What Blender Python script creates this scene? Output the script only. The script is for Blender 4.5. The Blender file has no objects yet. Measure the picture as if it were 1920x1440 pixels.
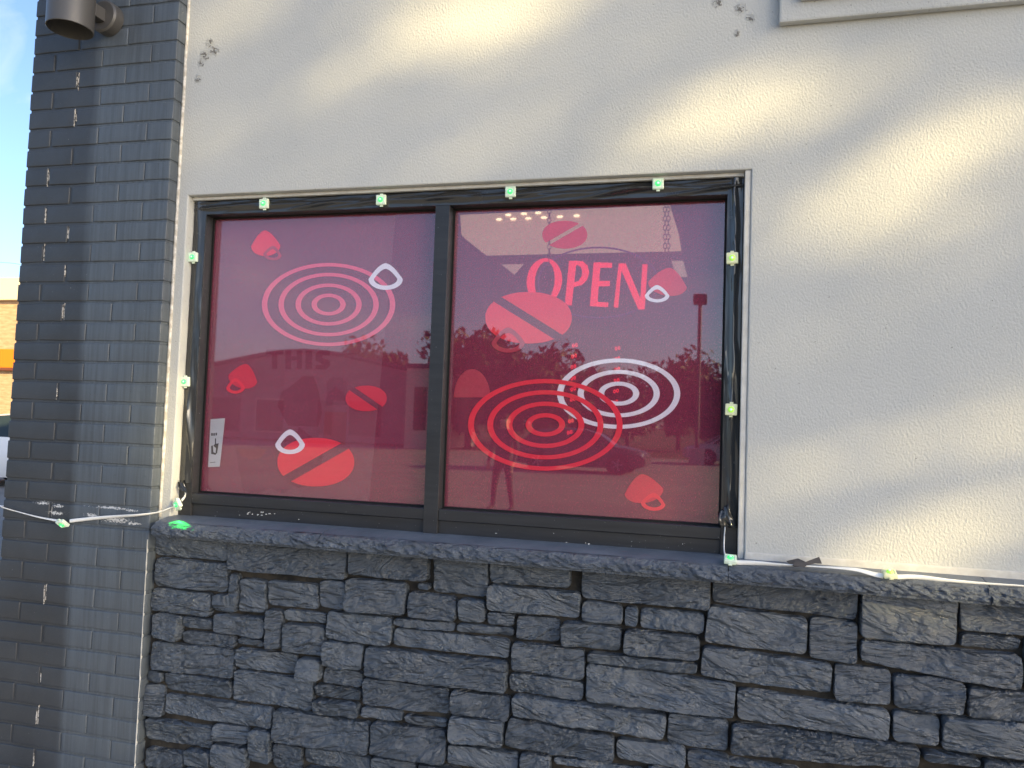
import bpy, bmesh, math, random
from mathutils import Vector, noise, Matrix
random.seed(7)
R = math.radians
C = bpy.context.scene.collection
S = bpy.context.scene

# ------------------------------------------------------------------ camera
YAW, PITCH, ROLL, DIST, EYE, FPX = 0.2519, 0.0496, 0.0343, 2.2408, 1.6, 1440.0
_f = Vector((-math.sin(YAW)*math.cos(PITCH), math.cos(YAW)*math.cos(PITCH), math.sin(PITCH)))
_r0 = Vector((math.cos(YAW), math.sin(YAW), 0)); _u0 = _r0.cross(_f)
CR = _r0*math.cos(ROLL)+_u0*math.sin(ROLL); CU = -_r0*math.sin(ROLL)+_u0*math.cos(ROLL); CF = _f
CP = Vector((0, -DIST, EYE))
cam = bpy.data.cameras.new('camera'); co = bpy.data.objects.new('camera', cam); C.objects.link(co)
cam.sensor_width = 36; cam.lens = 36*FPX/1920; cam.clip_start = .05; cam.clip_end = 3000
co.matrix_world = Matrix(((CR.x, CU.x, -CF.x, CP.x), (CR.y, CU.y, -CF.y, CP.y), (CR.z, CU.z, -CF.z, CP.z), (0, 0, 0, 1)))
S.camera = co

def W(px, py, y=0.0):
    """the point of the plane at depth y that the photograph shows at px, py"""
    d = CF+CR*((px-960)/FPX)-CU*((py-720)/FPX)
    return CP+d*((y-CP.y)/d.y)

# ------------------------------------------------------------------ sky, sun, exposure
SUN_AZ, SUN_EL = 65.0, 17.0           # degrees from the wall's normal towards the right, and up
sdir = Vector((math.sin(R(SUN_AZ))*math.cos(R(SUN_EL)), -math.cos(R(SUN_AZ))*math.cos(R(SUN_EL)), math.sin(R(SUN_EL))))
w = bpy.data.worlds.new('World'); S.world = w; w.use_nodes = True
nt = w.node_tree; bg = nt.nodes['Background']
sk = nt.nodes.new('ShaderNodeTexSky'); sk.sky_type = 'NISHITA'; sk.sun_disc = False
sk.sun_elevation = R(SUN_EL); sk.sun_rotation = R(180-SUN_AZ); sk.air_density = .7; sk.dust_density = 1.8; sk.ozone_density = 2.0
tc = nt.nodes.new('ShaderNodeTexCoord'); mp = nt.nodes.new('ShaderNodeMapping')
mp.inputs['Rotation'].default_value = (R(20), R(-24), R(35)); mp.inputs['Scale'].default_value = (1.6, 9.0, 9.0)
nz = nt.nodes.new('ShaderNodeTexNoise'); nz.inputs['Scale'].default_value = 1.4; nz.inputs['Detail'].default_value = 7; nz.inputs['Distortion'].default_value = .6
rp = nt.nodes.new('ShaderNodeValToRGB'); rp.color_ramp.elements[0].position = .52; rp.color_ramp.elements[1].position = .78
rp.color_ramp.elements[1].color = (.6, .6, .6, 1)
mx = nt.nodes.new('ShaderNodeMix'); mx.data_type = 'RGBA'; mx.inputs['B'].default_value = (3.2, 3.5, 3.9, 1)
L = nt.links.new
L(tc.outputs['Generated'], mp.inputs['Vector']); L(mp.outputs[0], nz.inputs['Vector']); L(nz.outputs['Fac'], rp.inputs[0])
L(rp.outputs[0], mx.inputs['Factor']); L(sk.outputs[0], mx.inputs['A']); L(mx.outputs['Result'], bg.inputs[0])
bg.inputs[1].default_value = .10
sl = bpy.data.lights.new('sun', 'SUN'); sl.energy = 4.4; sl.angle = R(.53); sl.color = (1, .78, .37)
so = bpy.data.objects.new('sun', sl); C.objects.link(so); so.location = sdir*50
so.rotation_euler = (-sdir).to_track_quat('-Z', 'Y').to_euler()
vs = S.view_settings; vs.view_transform = 'Standard'; vs.look = 'None'; vs.gamma = 1; vs.use_curve_mapping = False
vs.exposure = 1.85

# ------------------------------------------------------------------ helpers
def tag(o, label=None, cat=None, group=None, kind=None):
    if label: o['label'] = label
    if cat: o['category'] = cat
    if group: o['group'] = group
    if kind: o['kind'] = kind
    return o
def empty(name, loc, label=None, cat=None, group=None):
    o = bpy.data.objects.new(name, None); C.objects.link(o); o.location = loc; o.empty_display_size = .1
    return tag(o, label, cat, group)
class MB:
    def __init__(s): s.v = []; s.f = []
    def add(s, v, f):
        n = len(s.v); s.v += [tuple(p) for p in v]; s.f += [tuple(i+n for i in q) for q in f]; return s
    def box(s, x0, x1, y0, y1, z0, z1, b=0.0):
        if b <= 0:
            v = [(x, y, z) for x in (x0, x1) for y in (y0, y1) for z in (z0, z1)]
            f = [(0, 1, 3, 2), (4, 6, 7, 5), (0, 4, 5, 1), (2, 3, 7, 6), (0, 2, 6, 4), (1, 5, 7, 3)]
            return s.add(v, f)
        bm = bmesh.new(); bmesh.ops.create_cube(bm, size=1)
        for q in bm.verts: q.co = Vector(((x0+x1)/2+q.co.x*(x1-x0), (y0+y1)/2+q.co.y*(y1-y0), (z0+z1)/2+q.co.z*(z1-z0)))
        bmesh.ops.bevel(bm, geom=list(bm.edges), offset=b, segments=2, profile=.6, affect='EDGES')
        return s.bm(bm)
    def bm(s, bm):
        bm.verts.index_update(); v = [tuple(q.co) for q in bm.verts]; f = [tuple(q.index for q in fc.verts) for fc in bm.faces]; bm.free()
        return s.add(v, f)
    def prism(s, pts, d):
        """front polygon pts (world), extruded by vector d"""
        n = len(pts); d = Vector(d); v = [Vector(p) for p in pts]+[Vector(p)+d for p in pts]
        f = [tuple(range(n)), tuple(range(2*n-1, n-1, -1))]+[(i, i+n, (i+1) % n+n, (i+1) % n) for i in range(n)]
        return s.add(v, f)
    def ring(s, a, b, d):
        """strip between loops a (outer) and b (inner), extruded by d"""
        n = len(a); d = Vector(d); A = [Vector(p) for p in a]; B = [Vector(p) for p in b]
        v = A+B+[p+d for p in A]+[p+d for p in B]; f = []
        for i in range(n):
            j = (i+1) % n
            f += [(i, i+n, j+n, j), (i, j, j+2*n, i+2*n), (i+n, i+3*n, j+3*n, j+n), (i+2*n, j+2*n, j+3*n, i+3*n)]
        return s.add(v, f)
    def tube(s, pts, r, n=8, flat=1.0, twist=0.0):
        pts = [Vector(p) for p in pts]; v = []; f = []
        for i, p in enumerate(pts):
            t = (pts[min(i+1, len(pts)-1)]-pts[max(i-1, 0)]).normalized()
            a = t.cross(Vector((0, 0, 1)) if abs(t.z) < .9 else Vector((0, 1, 0))).normalized(); b = t.cross(a)
            rr = r[i] if isinstance(r, (list, tuple)) else r; ph = twist*i
            a2 = a*math.cos(ph)+b*math.sin(ph); b2 = -a*math.sin(ph)+b*math.cos(ph)
            for k in range(n):
                q = 2*math.pi*k/n; v.append(p+a2*rr*flat*math.cos(q)+b2*rr*math.sin(q))
        for i in range(len(pts)-1):
            for k in range(n):
                f.append((i*n+k, i*n+(k+1) % n, (i+1)*n+(k+1) % n, (i+1)*n+k))
        f.append(tuple(range(n-1, -1, -1))); f.append(tuple((len(pts)-1)*n+k for k in range(n)))
        return s.add(v, f)
    def lathe(s, c, prof, n=32, axis='z'):
        """prof: (radius, height) pairs"""
        v = []; f = []
        for r, h in prof:
            for k in range(n):
                q = 2*math.pi*k/n
                p = (r*math.cos(q), r*math.sin(q), h) if axis == 'z' else (r*math.cos(q), h, r*math.sin(q))
                v.append((c[0]+p[0], c[1]+p[1], c[2]+p[2]))
        for i in range(len(prof)-1):
            for k in range(n): f.append((i*n+k, i*n+(k+1) % n, (i+1)*n+(k+1) % n, (i+1)*n+k))
        return s.add(v, f)
    def build(s, name, m, parent=None, smooth=False, keep=True, fix=True):
        me = bpy.data.meshes.new(name); me.from_pydata(s.v, [], s.f)
        if fix:
            bm = bmesh.new(); bm.from_mesh(me); bmesh.ops.recalc_face_normals(bm, faces=bm.faces); bm.to_mesh(me); bm.free()
        if smooth:
            me.polygons.foreach_set('use_smooth', [True]*len(me.polygons))
            if smooth is not True: me.set_sharp_from_angle(angle=R(smooth))
        me.materials.append(m); me.update()
        o = bpy.data.objects.new(name, me); C.objects.link(o)
        if parent:
            o.parent = parent
            if keep:
                t = Vector(parent.location); pp = parent.parent
                if pp: t = t+Vector(pp.location) if parent.type == 'EMPTY' else Vector(pp.location)
                o.matrix_parent_inverse = Matrix.Translation(-parent.location) if parent.type == 'EMPTY' else Matrix.Identity(4)
        return o

# ------------------------------------------------------------------ materials
def mat(name, col, rough=.5, spec=.5, metal=0, emit=None, es=0):
    m = bpy.data.materials.new(name); m.use_nodes = True; p = m.node_tree.nodes['Principled BSDF']
    p.inputs['Base Color'].default_value = (*col, 1); p.inputs['Roughness'].default_value = rough
    p.inputs['Specular IOR Level'].default_value = spec; p.inputs['Metallic'].default_value = metal
    if emit: p.inputs['Emission Color'].default_value = (*emit, 1); p.inputs['Emission Strength'].default_value = es
    if emit: m.cycles.emission_sampling = 'NONE'
    return m
class N:
    def __init__(s, m): s.m = m; s.t = m.node_tree; s.p = s.t.nodes['Principled BSDF']; s.pos = s.n('ShaderNodeNewGeometry').outputs['Position']
    def n(s, k): return s.t.nodes.new(k)
    def l(s, a, b): s.t.links.new(a, b)
    def noise(s, scale, detail=4, rough=.6, stretch=None, dist=0, rot=None):
        t = s.n('ShaderNodeTexNoise'); t.inputs['Scale'].default_value = scale; t.inputs['Detail'].default_value = detail
        t.inputs['Roughness'].default_value = rough; t.inputs['Distortion'].default_value = dist
        v = s.pos
        if stretch or rot:
            q = s.n('ShaderNodeMapping'); q.inputs['Scale'].default_value = stretch or (1, 1, 1); q.inputs['Rotation'].default_value = rot or (0, 0, 0)
            s.l(v, q.inputs[0]); v = q.outputs[0]
        s.l(v, t.inputs['Vector']); return t.outputs['Fac']
    def ramp(s, x, a, b, ca=(0, 0, 0), cb=(1, 1, 1)):
        t = s.n('ShaderNodeValToRGB'); e = t.color_ramp.elements; e[0].position = a; e[1].position = b
        e[0].color = (*ca, 1); e[1].color = (*cb, 1); s.l(x, t.inputs[0]); return t.outputs[0]
    def math(s, op, a, b=None, c=None):
        t = s.n('ShaderNodeMath'); t.operation = op
        for i, q in enumerate((a, b, c)):
            if q is None: continue
            if isinstance(q, (int, float)): t.inputs[i].default_value = q
            else: s.l(q, t.inputs[i])
        return t.outputs[0]
    def mix(s, fac, a, b):
        t = s.n('ShaderNodeMix'); t.data_type = 'RGBA'
        for k, q in (('Factor', fac), ('A', a), ('B', b)):
            if isinstance(q, (int, float)): t.inputs[k].default_value = q
            elif isinstance(q, tuple): t.inputs[k].default_value = (*q, 1)
            else: s.l(q, t.inputs[k])
        return t.outputs['Result']
    def bump(s, h, strength, dist, prev=None):
        t = s.n('ShaderNodeBump'); t.inputs['Strength'].default_value = strength; t.inputs['Distance'].default_value = dist
        s.l(h, t.inputs['Height'])
        if prev: s.l(prev, t.inputs['Normal'])
        s.l(t.outputs[0], s.p.inputs['Normal']); return t.outputs[0]
    def col(s, c): s.l(c, s.p.inputs['Base Color'])
    def rough(s, c): s.l(c, s.p.inputs['Roughness'])
    def sep(s):
        t = s.n('ShaderNodeSeparateXYZ'); s.l(s.pos, t.inputs[0]); return t.outputs
    def rnd(s): return s.n('ShaderNodeObjectInfo').outputs['Random']
    def blob(s, c, r):
        """1 at point c falling to 0 at distance r"""
        t = s.n('ShaderNodeVectorMath'); t.operation = 'DISTANCE'; s.l(s.pos, t.inputs[0]); t.inputs[1].default_value = c
        return s.math('SUBTRACT', 1.0, s.math('MINIMUM', s.math('DIVIDE', t.outputs['Value'], r), 1.0))

# render: sand-finished stucco, dirt blotches, three flaked patches
m_stucco = mat('stucco', (.5, .49, .46), .9, .25); k = N(m_stucco)
c = k.mix(k.ramp(k.noise(1.7, 5), .3, .75), (.450, .456, .440), (.510, .514, .496))
dm = None
for px, py, r in ((394, 80, .022), (402, 95, .026), (384, 104, .028), (378, 118, .018), (372, 148, .02), (1346, 4, .022), (1388, 16, .022), (1408, 34, .018), (1382, 62, .014)):
    b = k.blob(W(px, py), r); dm = b if dm is None else k.math('MAXIMUM', dm, b)
dn = k.noise(95, 4, .7)
fl = k.math('MULTIPLY', k.ramp(k.math('ADD', k.math('MULTIPLY', dm, .25), dn), .66, .70), 1.0)
c = k.mix(k.math('MULTIPLY', fl, .85), c, (.10, .092, .082))
k.col(c)
g = k.math('ADD', k.noise(1, 1, .5, (185, 185, 130), 0, (0, R(35), 0)), k.math('MULTIPLY', k.noise(26, 4, .6), .4))
n1 = k.bump(g, .44, .0042)
n2 = k.bump(k.math('MULTIPLY', k.ramp(k.math('ADD', k.math('MULTIPLY', dm, .30), dn), .55, .72), k.math('MINIMUM', k.math('MULTIPLY', dm, 3.0), 1.0)), .8, .003, n1)
m_trim = mat('smooth_stucco_trim', (.60, .585, .55), .8, .3); k = N(m_trim); k.bump(k.noise(60, 4), .3, .003)
k.col(k.mix(k.ramp(k.noise(30, 4), .35, .7), (.50, .485, .45), (.62, .61, .58)))
m_caulk = mat('caulk', (.55, .53, .48), .6, .4); k = N(m_caulk); k.bump(k.noise(120, 3), .4, .003)
k.col(k.mix(k.ramp(k.noise(45, 3), .4, .6), (.40, .37, .32), (.62, .60, .56)))

# painted brick, chalky run-off down its right side, scraped chalk near the cord
m_brick = mat('charcoal_brick_paint', (.03, .035, .043), .45, .5); k = N(m_brick)
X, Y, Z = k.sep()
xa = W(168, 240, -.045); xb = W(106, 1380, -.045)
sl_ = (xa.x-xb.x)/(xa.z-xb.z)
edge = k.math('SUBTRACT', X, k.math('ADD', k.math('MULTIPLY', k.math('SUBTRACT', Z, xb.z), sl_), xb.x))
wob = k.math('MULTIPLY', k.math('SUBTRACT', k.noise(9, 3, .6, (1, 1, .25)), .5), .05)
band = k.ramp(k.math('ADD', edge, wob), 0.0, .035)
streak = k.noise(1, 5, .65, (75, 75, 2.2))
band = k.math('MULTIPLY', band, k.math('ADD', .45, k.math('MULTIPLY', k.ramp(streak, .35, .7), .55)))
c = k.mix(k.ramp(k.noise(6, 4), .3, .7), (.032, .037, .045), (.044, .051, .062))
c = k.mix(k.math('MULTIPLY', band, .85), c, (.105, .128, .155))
pit = k.ramp(k.noise(1, 3, .6, (90, 90, 230)), .30, .36, (1, 1, 1), (0, 0, 0))
c = k.mix(k.math('MULTIPLY', pit, .6), c, (.012, .013, .015))
def strip(c, rx, rz):
    a_ = k.n('ShaderNodeVectorMath'); a_.operation = 'SUBTRACT'; k.l(k.pos, a_.inputs[0]); a_.inputs[1].default_value = c
    b_ = k.n('ShaderNodeVectorMath'); b_.operation = 'MULTIPLY'; k.l(a_.outputs[0], b_.inputs[0]); b_.inputs[1].default_value = (1/rx, 0, 1/rz)
    l_ = k.n('ShaderNodeVectorMath'); l_.operation = 'LENGTH'; k.l(b_.outputs[0], l_.inputs[0])
    return k.math('SUBTRACT', 1.0, k.math('MINIMUM', l_.outputs['Value'], 1.0))
sc = None
for px, py, rx, ry in ((80, 943, 26, 5), (108, 949, 20, 6), (205, 952, 60, 4), (246, 957, 22, 4), (105, 962, 30, 6), (172, 966, 22, 6), (218, 975, 52, 9), (252, 982, 24, 5)):
    b = strip(W(px, py, -.045), rx*.0021, ry*.0018); sc = b if sc is None else k.math('MAXIMUM', sc, b)
scn = k.noise(1, 4, .7, (110, 110, 210), 0, (0, R(-28), 0))
scr = k.ramp(k.math('ADD', k.math('MULTIPLY', sc, .34), scn), .70, .73)
c = k.mix(scr, c, (.55, .55, .54)); k.col(c)
k.rough(k.ramp(k.noise(25, 4), .2, .8, (.40,)*3, (.58,)*3))
b1 = k.bump(k.noise(45, 5, .65), .30, .004); b2 = k.bump(pit, .5, -.002, b1)
m_chip = mat('bare_mortar', (.52, .49, .44), .9, .2); k = N(m_chip); k.bump(k.noise(200, 3), .6, .002)
k.col(k.mix(k.ramp(k.noise(90, 3), .42, .55), (.10, .10, .10), (.60, .57, .53)))

# split-face stone under charcoal paint
def stone_mat(name, a, b, hi):
    m = mat(name, a, .42, 1.0); k = N(m)
    c = k.mix(k.ramp(k.noise(14, 5), .3, .7), a, b)
    c = k.mix(k.math('MULTIPLY', k.ramp(k.noise(3, 3), .35, .75), .6), c, (b[0]*1.25, b[1]*1.22, b[2]*1.18))
    c = k.mix(k.math('MULTIPLY', k.ramp(k.noise(1, 4, .6, (9, 9, 16)), .56, .75), .35), c, hi)
    c = k.mix(k.math('MULTIPLY', k.rnd(), .60), c, (a[0]*.6, a[1]*.6, a[2]*.62))
    k.col(c); k.rough(k.ramp(k.noise(40, 4), .25, .75, (.20,)*3, (.44,)*3))
    vr = k.n('ShaderNodeVectorRotate'); vr.rotation_type = 'Y_AXIS'; k.l(k.pos, vr.inputs['Vector'])
    k.l(k.math('MULTIPLY', k.math('SUBTRACT', k.rnd(), .40), .75), vr.inputs['Angle'])
    vo = k.n('ShaderNodeVectorMath'); vo.operation = 'ADD'; k.l(vr.outputs[0], vo.inputs[0])
    cx_ = k.n('ShaderNodeCombineXYZ'); k.l(k.math('MULTIPLY', k.rnd(), 17.0), cx_.inputs[0]); k.l(k.math('MULTIPLY', k.rnd(), 9.0), cx_.inputs[2]); k.l(cx_.outputs[0], vo.inputs[1])
    keep = k.pos; k.pos = vo.outputs[0]
    h1 = k.noise(1, 6, .68, (9, 20, 44), .45); h2 = k.noise(1, 4, .65, (32, 45, 130), .3); h3 = k.noise(1, 3, .55, (6, 7, 17), .9)
    k.pos = keep
    ridge = k.math('MULTIPLY', k.math('ABSOLUTE', k.math('SUBTRACT', h1, .5)), 2.0)
    led = k.math('PINGPONG', k.math('MULTIPLY', h3, 5.0), 1.0)
    n0 = k.bump(led, .9, .020); n1 = k.bump(ridge, .68, .026, n0); k.bump(h2, .28, .008, n1)
    return m
m_stone = stone_mat('charcoal_painted_stone', (.066, .084, .110), (.108, .134, .170), (.20, .215, .235))
m_mortar = mat('dusty_mortar', (.05, .046, .04), .95, .15); k = N(m_mortar); k.bump(k.noise(130, 4), .6, .004)
k.col(k.mix(k.ramp(k.noise(20, 4), .35, .7), (.018, .018, .018), (.060, .052, .042)))
m_sill = mat('charcoal_painted_sill', (.04, .047, .056), .42, .6); k = N(m_sill)
c = k.mix(k.ramp(k.noise(10, 5), .3, .75), (.082, .102, .134), (.140, .166, .206))
c = k.mix(k.ramp(k.noise(260, 2, .5), .74, .78), c, (.6, .6, .6)); k.col(c)
k.rough(k.ramp(k.noise(30, 4), .3, .7, (.36,)*3, (.52,)*3)); 
front = k.ramp(k.math('MULTIPLY', k.sep()[1], -1.0), .058, .070)             # the split face; the top is trowelled smooth
rg = k.math('MULTIPLY', k.math('ABSOLUTE', k.math('SUBTRACT', k.noise(1, 6, .68, (17, 22, 38), .4, (0, R(24), 0)), .5)), 2.0)
lg = k.math('PINGPONG', k.math('MULTIPLY', k.noise(1, 3, .55, (9, 9, 20), .8, (0, R(30), 0)), 5.0), 1.0)
n1 = k.bump(k.math('MULTIPLY', lg, front), .8, .012); n2 = k.bump(k.math('MULTIPLY', rg, front), .9, .022, n1); k.bump(k.noise(80, 4, .6), .2, .004, n2)

# frame, tape, glass, film
m_frame = mat('black_anodised_frame', (.022, .023, .026), .36, .5); k = N(m_frame)
c = k.mix(k.ramp(k.noise(1, 4, .6, (4, 30, 60)), .3, .8), (.018, .019, .022), (.034, .035, .039))
c = k.mix(k.ramp(k.noise(230, 2, .5), .75, .78), c, (.5, .5, .5)); k.col(c)
k.rough(k.ramp(k.noise(14, 5), .3, .7, (.28,)*3, (.45,)*3))
m_gasket = mat('black_gasket', (.01, .01, .01), .6, .3)
m_tape = mat('glossy_black_tape', (.026, .027, .029), .22, .8); k = N(m_tape)
k.rough(k.ramp(k.noise(18, 4), .3, .75, (.14,)*3, (.30,)*3)); k.bump(k.noise(1, 2, .5, (14, 14, 20)), .08, .004)
def mixer(name, parts):
    m = bpy.data.materials.new(name); m.use_nodes = True; t = m.node_tree
    for n in list(t.nodes):
        if n.type != 'OUTPUT_MATERIAL': t.nodes.remove(n)
    return m, t, t.nodes['Material Output']
m_glass, t, out = mixer('window_glass', 0)
a = t.nodes.new('ShaderNodeBsdfTransparent'); b = t.nodes.new('ShaderNodeBsdfGlossy'); b.inputs['Roughness'].default_value = .016
a.inputs[0].default_value = (.985, .99, .99, 1)
ge = t.nodes.new('ShaderNodeNewGeometry'); dt = t.nodes.new('ShaderNodeVectorMath'); dt.operation = 'DOT_PRODUCT'
t.links.new(ge.outputs['Incoming'], dt.inputs[0]); t.links.new(ge.outputs['Normal'], dt.inputs[1])
def tm(op, a_, b_):
    q = t.nodes.new('ShaderNodeMath'); q.operation = op
    for i_, z_ in enumerate((a_, b_)):
        if z_ is None: continue
        if isinstance(z_, (int, float)): q.inputs[i_].default_value = z_
        else: t.links.new(z_, q.inputs[i_])
    return q.outputs[0]
fr_ = tm('ADD', tm('MULTIPLY', tm('POWER', tm('SUBTRACT', 1.0, tm('ABSOLUTE', dt.outputs['Value'], None)), 5.0), .952), .048)   # Schlick, the same from both sides
mm = t.nodes.new('ShaderNodeMath'); mm.operation = 'MULTIPLY'; mm.inputs[1].default_value = 1.75; mm.use_clamp = True
ms = t.nodes.new('ShaderNodeMixShader'); t.links.new(fr_, mm.inputs[0]); t.links.new(mm.outputs[0], ms.inputs[0])
t.links.new(a.outputs[0], ms.inputs[1]); t.links.new(b.outputs[0], ms.inputs[2]); t.links.new(ms.outputs[0], out.inputs[0])
def film(name, col, open_, var=0):
    m, t, out = mixer(name, 0)
    d = t.nodes.new('ShaderNodeBsdfDiffuse'); d.inputs[0].default_value = (*col, 1)
    tr = t.nodes.new('ShaderNodeBsdfTransparent'); ms = t.nodes.new('ShaderNodeMixShader')
    g = t.nodes.new('ShaderNodeNewGeometry'); nz = t.nodes.new('ShaderNodeTexNoise'); nz.inputs['Scale'].default_value = 420; nz.inputs['Detail'].default_value = 1
    ma = t.nodes.new('ShaderNodeMapRange'); ma.inputs['From Min'].default_value = .3; ma.inputs['From Max'].default_value = .7
    ma.inputs['To Min'].default_value = max(0, open_-.10); ma.inputs['To Max'].default_value = open_+.10
    t.links.new(g.outputs['Position'], nz.inputs['Vector']); t.links.new(nz.outputs['Fac'], ma.inputs['Value'])
    t.links.new(ma.outputs[0], ms.inputs[0]); t.links.new(d.outputs[0], ms.inputs[1]); t.links.new(tr.outputs[0], ms.inputs[2]); t.links.new(ms.outputs[0], out.inputs[0])
    return m
m_film = film('maroon_mesh_film', (.40, .068, .135), .46)
m_red = film('red_print', (.97, .065, .11), .04)
m_redmute = film('muted_red_print', (.80, .06, .11), .10)
m_pink = film('pink_print', (.95, .16, .27), .06)
m_dusk = film('dusky_print', (.60, .09, .14), .15)
m_white = film('pale_lilac_print', (.93, .82, .93), .02)

# ------------------------------------------------------------------ ground and far setting
def sheet(name, x0, x1, y0, y1, z, m, kind='structure'):
    return tag(MB().add([(x0, y0, z), (x1, y0, z), (x1, y1, z), (x0, y1, z)], [(0, 1, 2, 3)]).build(name, m), kind=kind)
m_asph = mat('asphalt', (.055, .055, .057), .9, .3); k = N(m_asph); k.bump(k.noise(60, 4), .5, .01)
k.col(k.mix(k.ramp(k.noise(.6, 6), .3, .7), (.17, .165, .165), (.27, .26, .25)))
m_grassland = mat('earth', (.09, .085, .06), 1, .1); k = N(m_grassland); k.col(k.mix(k.ramp(k.noise(.3, 6), .3, .7), (.055, .07, .03), (.12, .10, .07)))
m_conc = mat('concrete', (.33, .32, .30), .9, .2); k = N(m_conc); k.bump(k.noise(50, 5), .3, .006); k.col(k.mix(k.ramp(k.noise(3, 6), .3, .7), (.27, .26, .25), (.38, .37, .35)))
m_mulch = mat('bark_mulch', (.07, .05, .035), 1, .1); k = N(m_mulch); k.bump(k.noise(45, 4, .7), 1, .03)
k.col(k.mix(k.ramp(k.noise(35, 4), .35, .65), (.03, .022, .016), (.15, .10, .07)))
m_line = mat('white_road_paint', (.62, .62, .60), .8, .2)
sheet('ground', -700, 700, -700, 700, -.02, m_grassland)
sheet('parking_lot', -60, 60, -38, -1.9, -.008, m_asph)
sheet('driveway', -60, -4.2, -1.9, 26, -.008, m_asph)
tag(MB().box(-4.05, 8, -1.72, .0, -.05, .11).build('pavement', m_conc), kind='structure')
tag(MB().box(-4.2, 8, -1.88, -1.721, -.05, .12, .02).build('kerb', m_conc), kind='structure')
tag(MB().box(-4.2, -4.052, -1.72, 12, -.05, .12, .02).build('kerb', m_conc), kind='structure')
tag(MB().box(-4.05, -2.45, .003, 12, -.05, .09).build('planting_bed', m_mulch), kind='structure')

# ------------------------------------------------------------------ stucco wall with its window opening
ZS = W(1397, 1043.7).z                                  # foot of the stucco
XL, XR = W(352.5, 366).x*.5+W(320, 955).x*.5, W(1396, 1000).x
ZT = W(879, 342).z
PX0, PX1 = -2.398, -1.7915                              # brick pillar
PF = -.045                                              # its face
wall = empty('stucco_wall', (0, 0, ZS), 'pale grey stucco wall with rough sand finish, dappled by low sunlight, around the red window', 'wall')
XA, XB, ZC = PX1-.03, 9.0, 4.8
def frame_loops(loops):
    v = []; f = []
    for x0, x1, z0, z1, y in loops: v += [(x0, y, z0), (x1, y, z0), (x1, y, z1), (x0, y, z1)]
    for i in range(len(loops)-1):
        for q in range(4): f.append((i*4+q, i*4+(q+1) % 4, i*4+4+(q+1) % 4, i*4+4+q))
    return v, f
e = .004
zb = ZS-.03
v, f = frame_loops([(XA, XB, zb-.02, ZC, .05), (XA, XB, zb-.02, ZC, 0), (XL-e, XR+e, zb, ZT+e, 0), (XL-e*.3, XR+e*.3, zb, ZT+e*.3, e*.3), (XL, XR, zb, ZT, e), (XL, XR, zb, ZT, .13)])
MB().add(v, f).build('render_coat', m_stucco, wall, fix=True)
# smooth stop beads: foot of wall, right edge of opening, left edge of opening
MB().box(XR+.001, XB, -.006, .03, ZS-.012, ZS+.013, .004).build('foot_bead', m_trim, wall)
sb = MB(); nseg = 60
def lumpy(xc, y, z0, z1, r, amp, seed, n=70, flat=1):
    pts = []; rr = []
    for i in range(n):
        z = z0+(z1-z0)*i/(n-1); q = noise.noise((seed, 0, z*14)); q2 = noise.noise((seed+9, 0, z*33))
        pts.append((xc+amp*q, y, z)); rr.append(r*(1+.25*q2))
    return pts, rr
p_, r_ = lumpy(PX1+.0035, -.001, ZS-.01, ZC, .0055, .0015, 3, 110)
MB().tube(p_, r_, 8).build('corner_caulk', m_caulk, wall, smooth=True)
MB().box(XR-.017, XR-.0005, .004, .036, ZS-.02, ZT-.001, .003).build('side_bead', m_trim, wall)
MB().box(XL+.0005, XR-.018, .022, .036, ZT-.011, ZT-.0005, .002).build('head_bead', m_trim, wall)
# raised double panel, upper right
pz = W(1690, 27.5).z; pxl = W(1461, 48, -.02).x
def raised(x0, x1, z0, z1, y0, y1, name, b=.006):
    return MB().box(x0, x1, y1, y0, z0, z1, b).build(name, m_stucco, wall)
raised(pxl, 3.4, pz-.004, 4.3, -.001, -.026, 'raised_panel')
raised(W(1500, 3, -.026).x, 3.36, W(1500, 4, -.026).z, 4.25, -.025, -.045, 'raised_panel')

# ------------------------------------------------------------------ brick pillar
pil = empty('brick_pillar', (-2.1, .1, 0), 'charcoal painted brick pillar with chalky run-off at the left corner of the building', 'pillar')
PITCH_Z = .0694; zref = W(316, 300, PF).z               # a bed joint
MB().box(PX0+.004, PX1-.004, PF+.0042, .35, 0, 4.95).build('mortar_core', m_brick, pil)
def brick_mesh(l, d, h, seed):
    bm = bmesh.new(); bmesh.ops.create_cube(bm, size=1)
    for q in bm.verts: q.co = Vector((q.co.x*l, (q.co.y+.5)*d, q.co.z*h))
    bmesh.ops.bevel(bm, geom=list(bm.edges), offset=.0038, segments=3, profile=.55, affect='EDGES')
    bmesh.ops.subdivide_edges(bm, edges=[q for q in bm.edges if q.calc_length() > l*.7], cuts=5)
    for q in bm.verts:
        q.co.y += .0016*noise.noise(q.co*18+Vector((seed*7, 0, 0))); q.co.z += .0019*noise.noise(q.co*16+Vector((0, seed*5, 3)))
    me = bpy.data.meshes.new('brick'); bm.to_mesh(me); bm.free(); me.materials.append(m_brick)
    me.polygons.foreach_set('use_smooth', [True]*len(me.polygons)); me.set_sharp_from_angle(angle=R(50)); return me
BW = (PX1-PX0)/3; J = .0095
full = [brick_mesh(BW-J, .095, PITCH_Z-J+.001, i) for i in range(5)]
half = [brick_mesh(BW/2-J, .19, PITCH_Z-J+.001, i+9) for i in range(4)]
cornr = [brick_mesh(BW-J, .095, PITCH_Z-J+.001, i+20) for i in range(3)]
chips = []
nrow0 = -int((zref-.02)/PITCH_Z)
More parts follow.
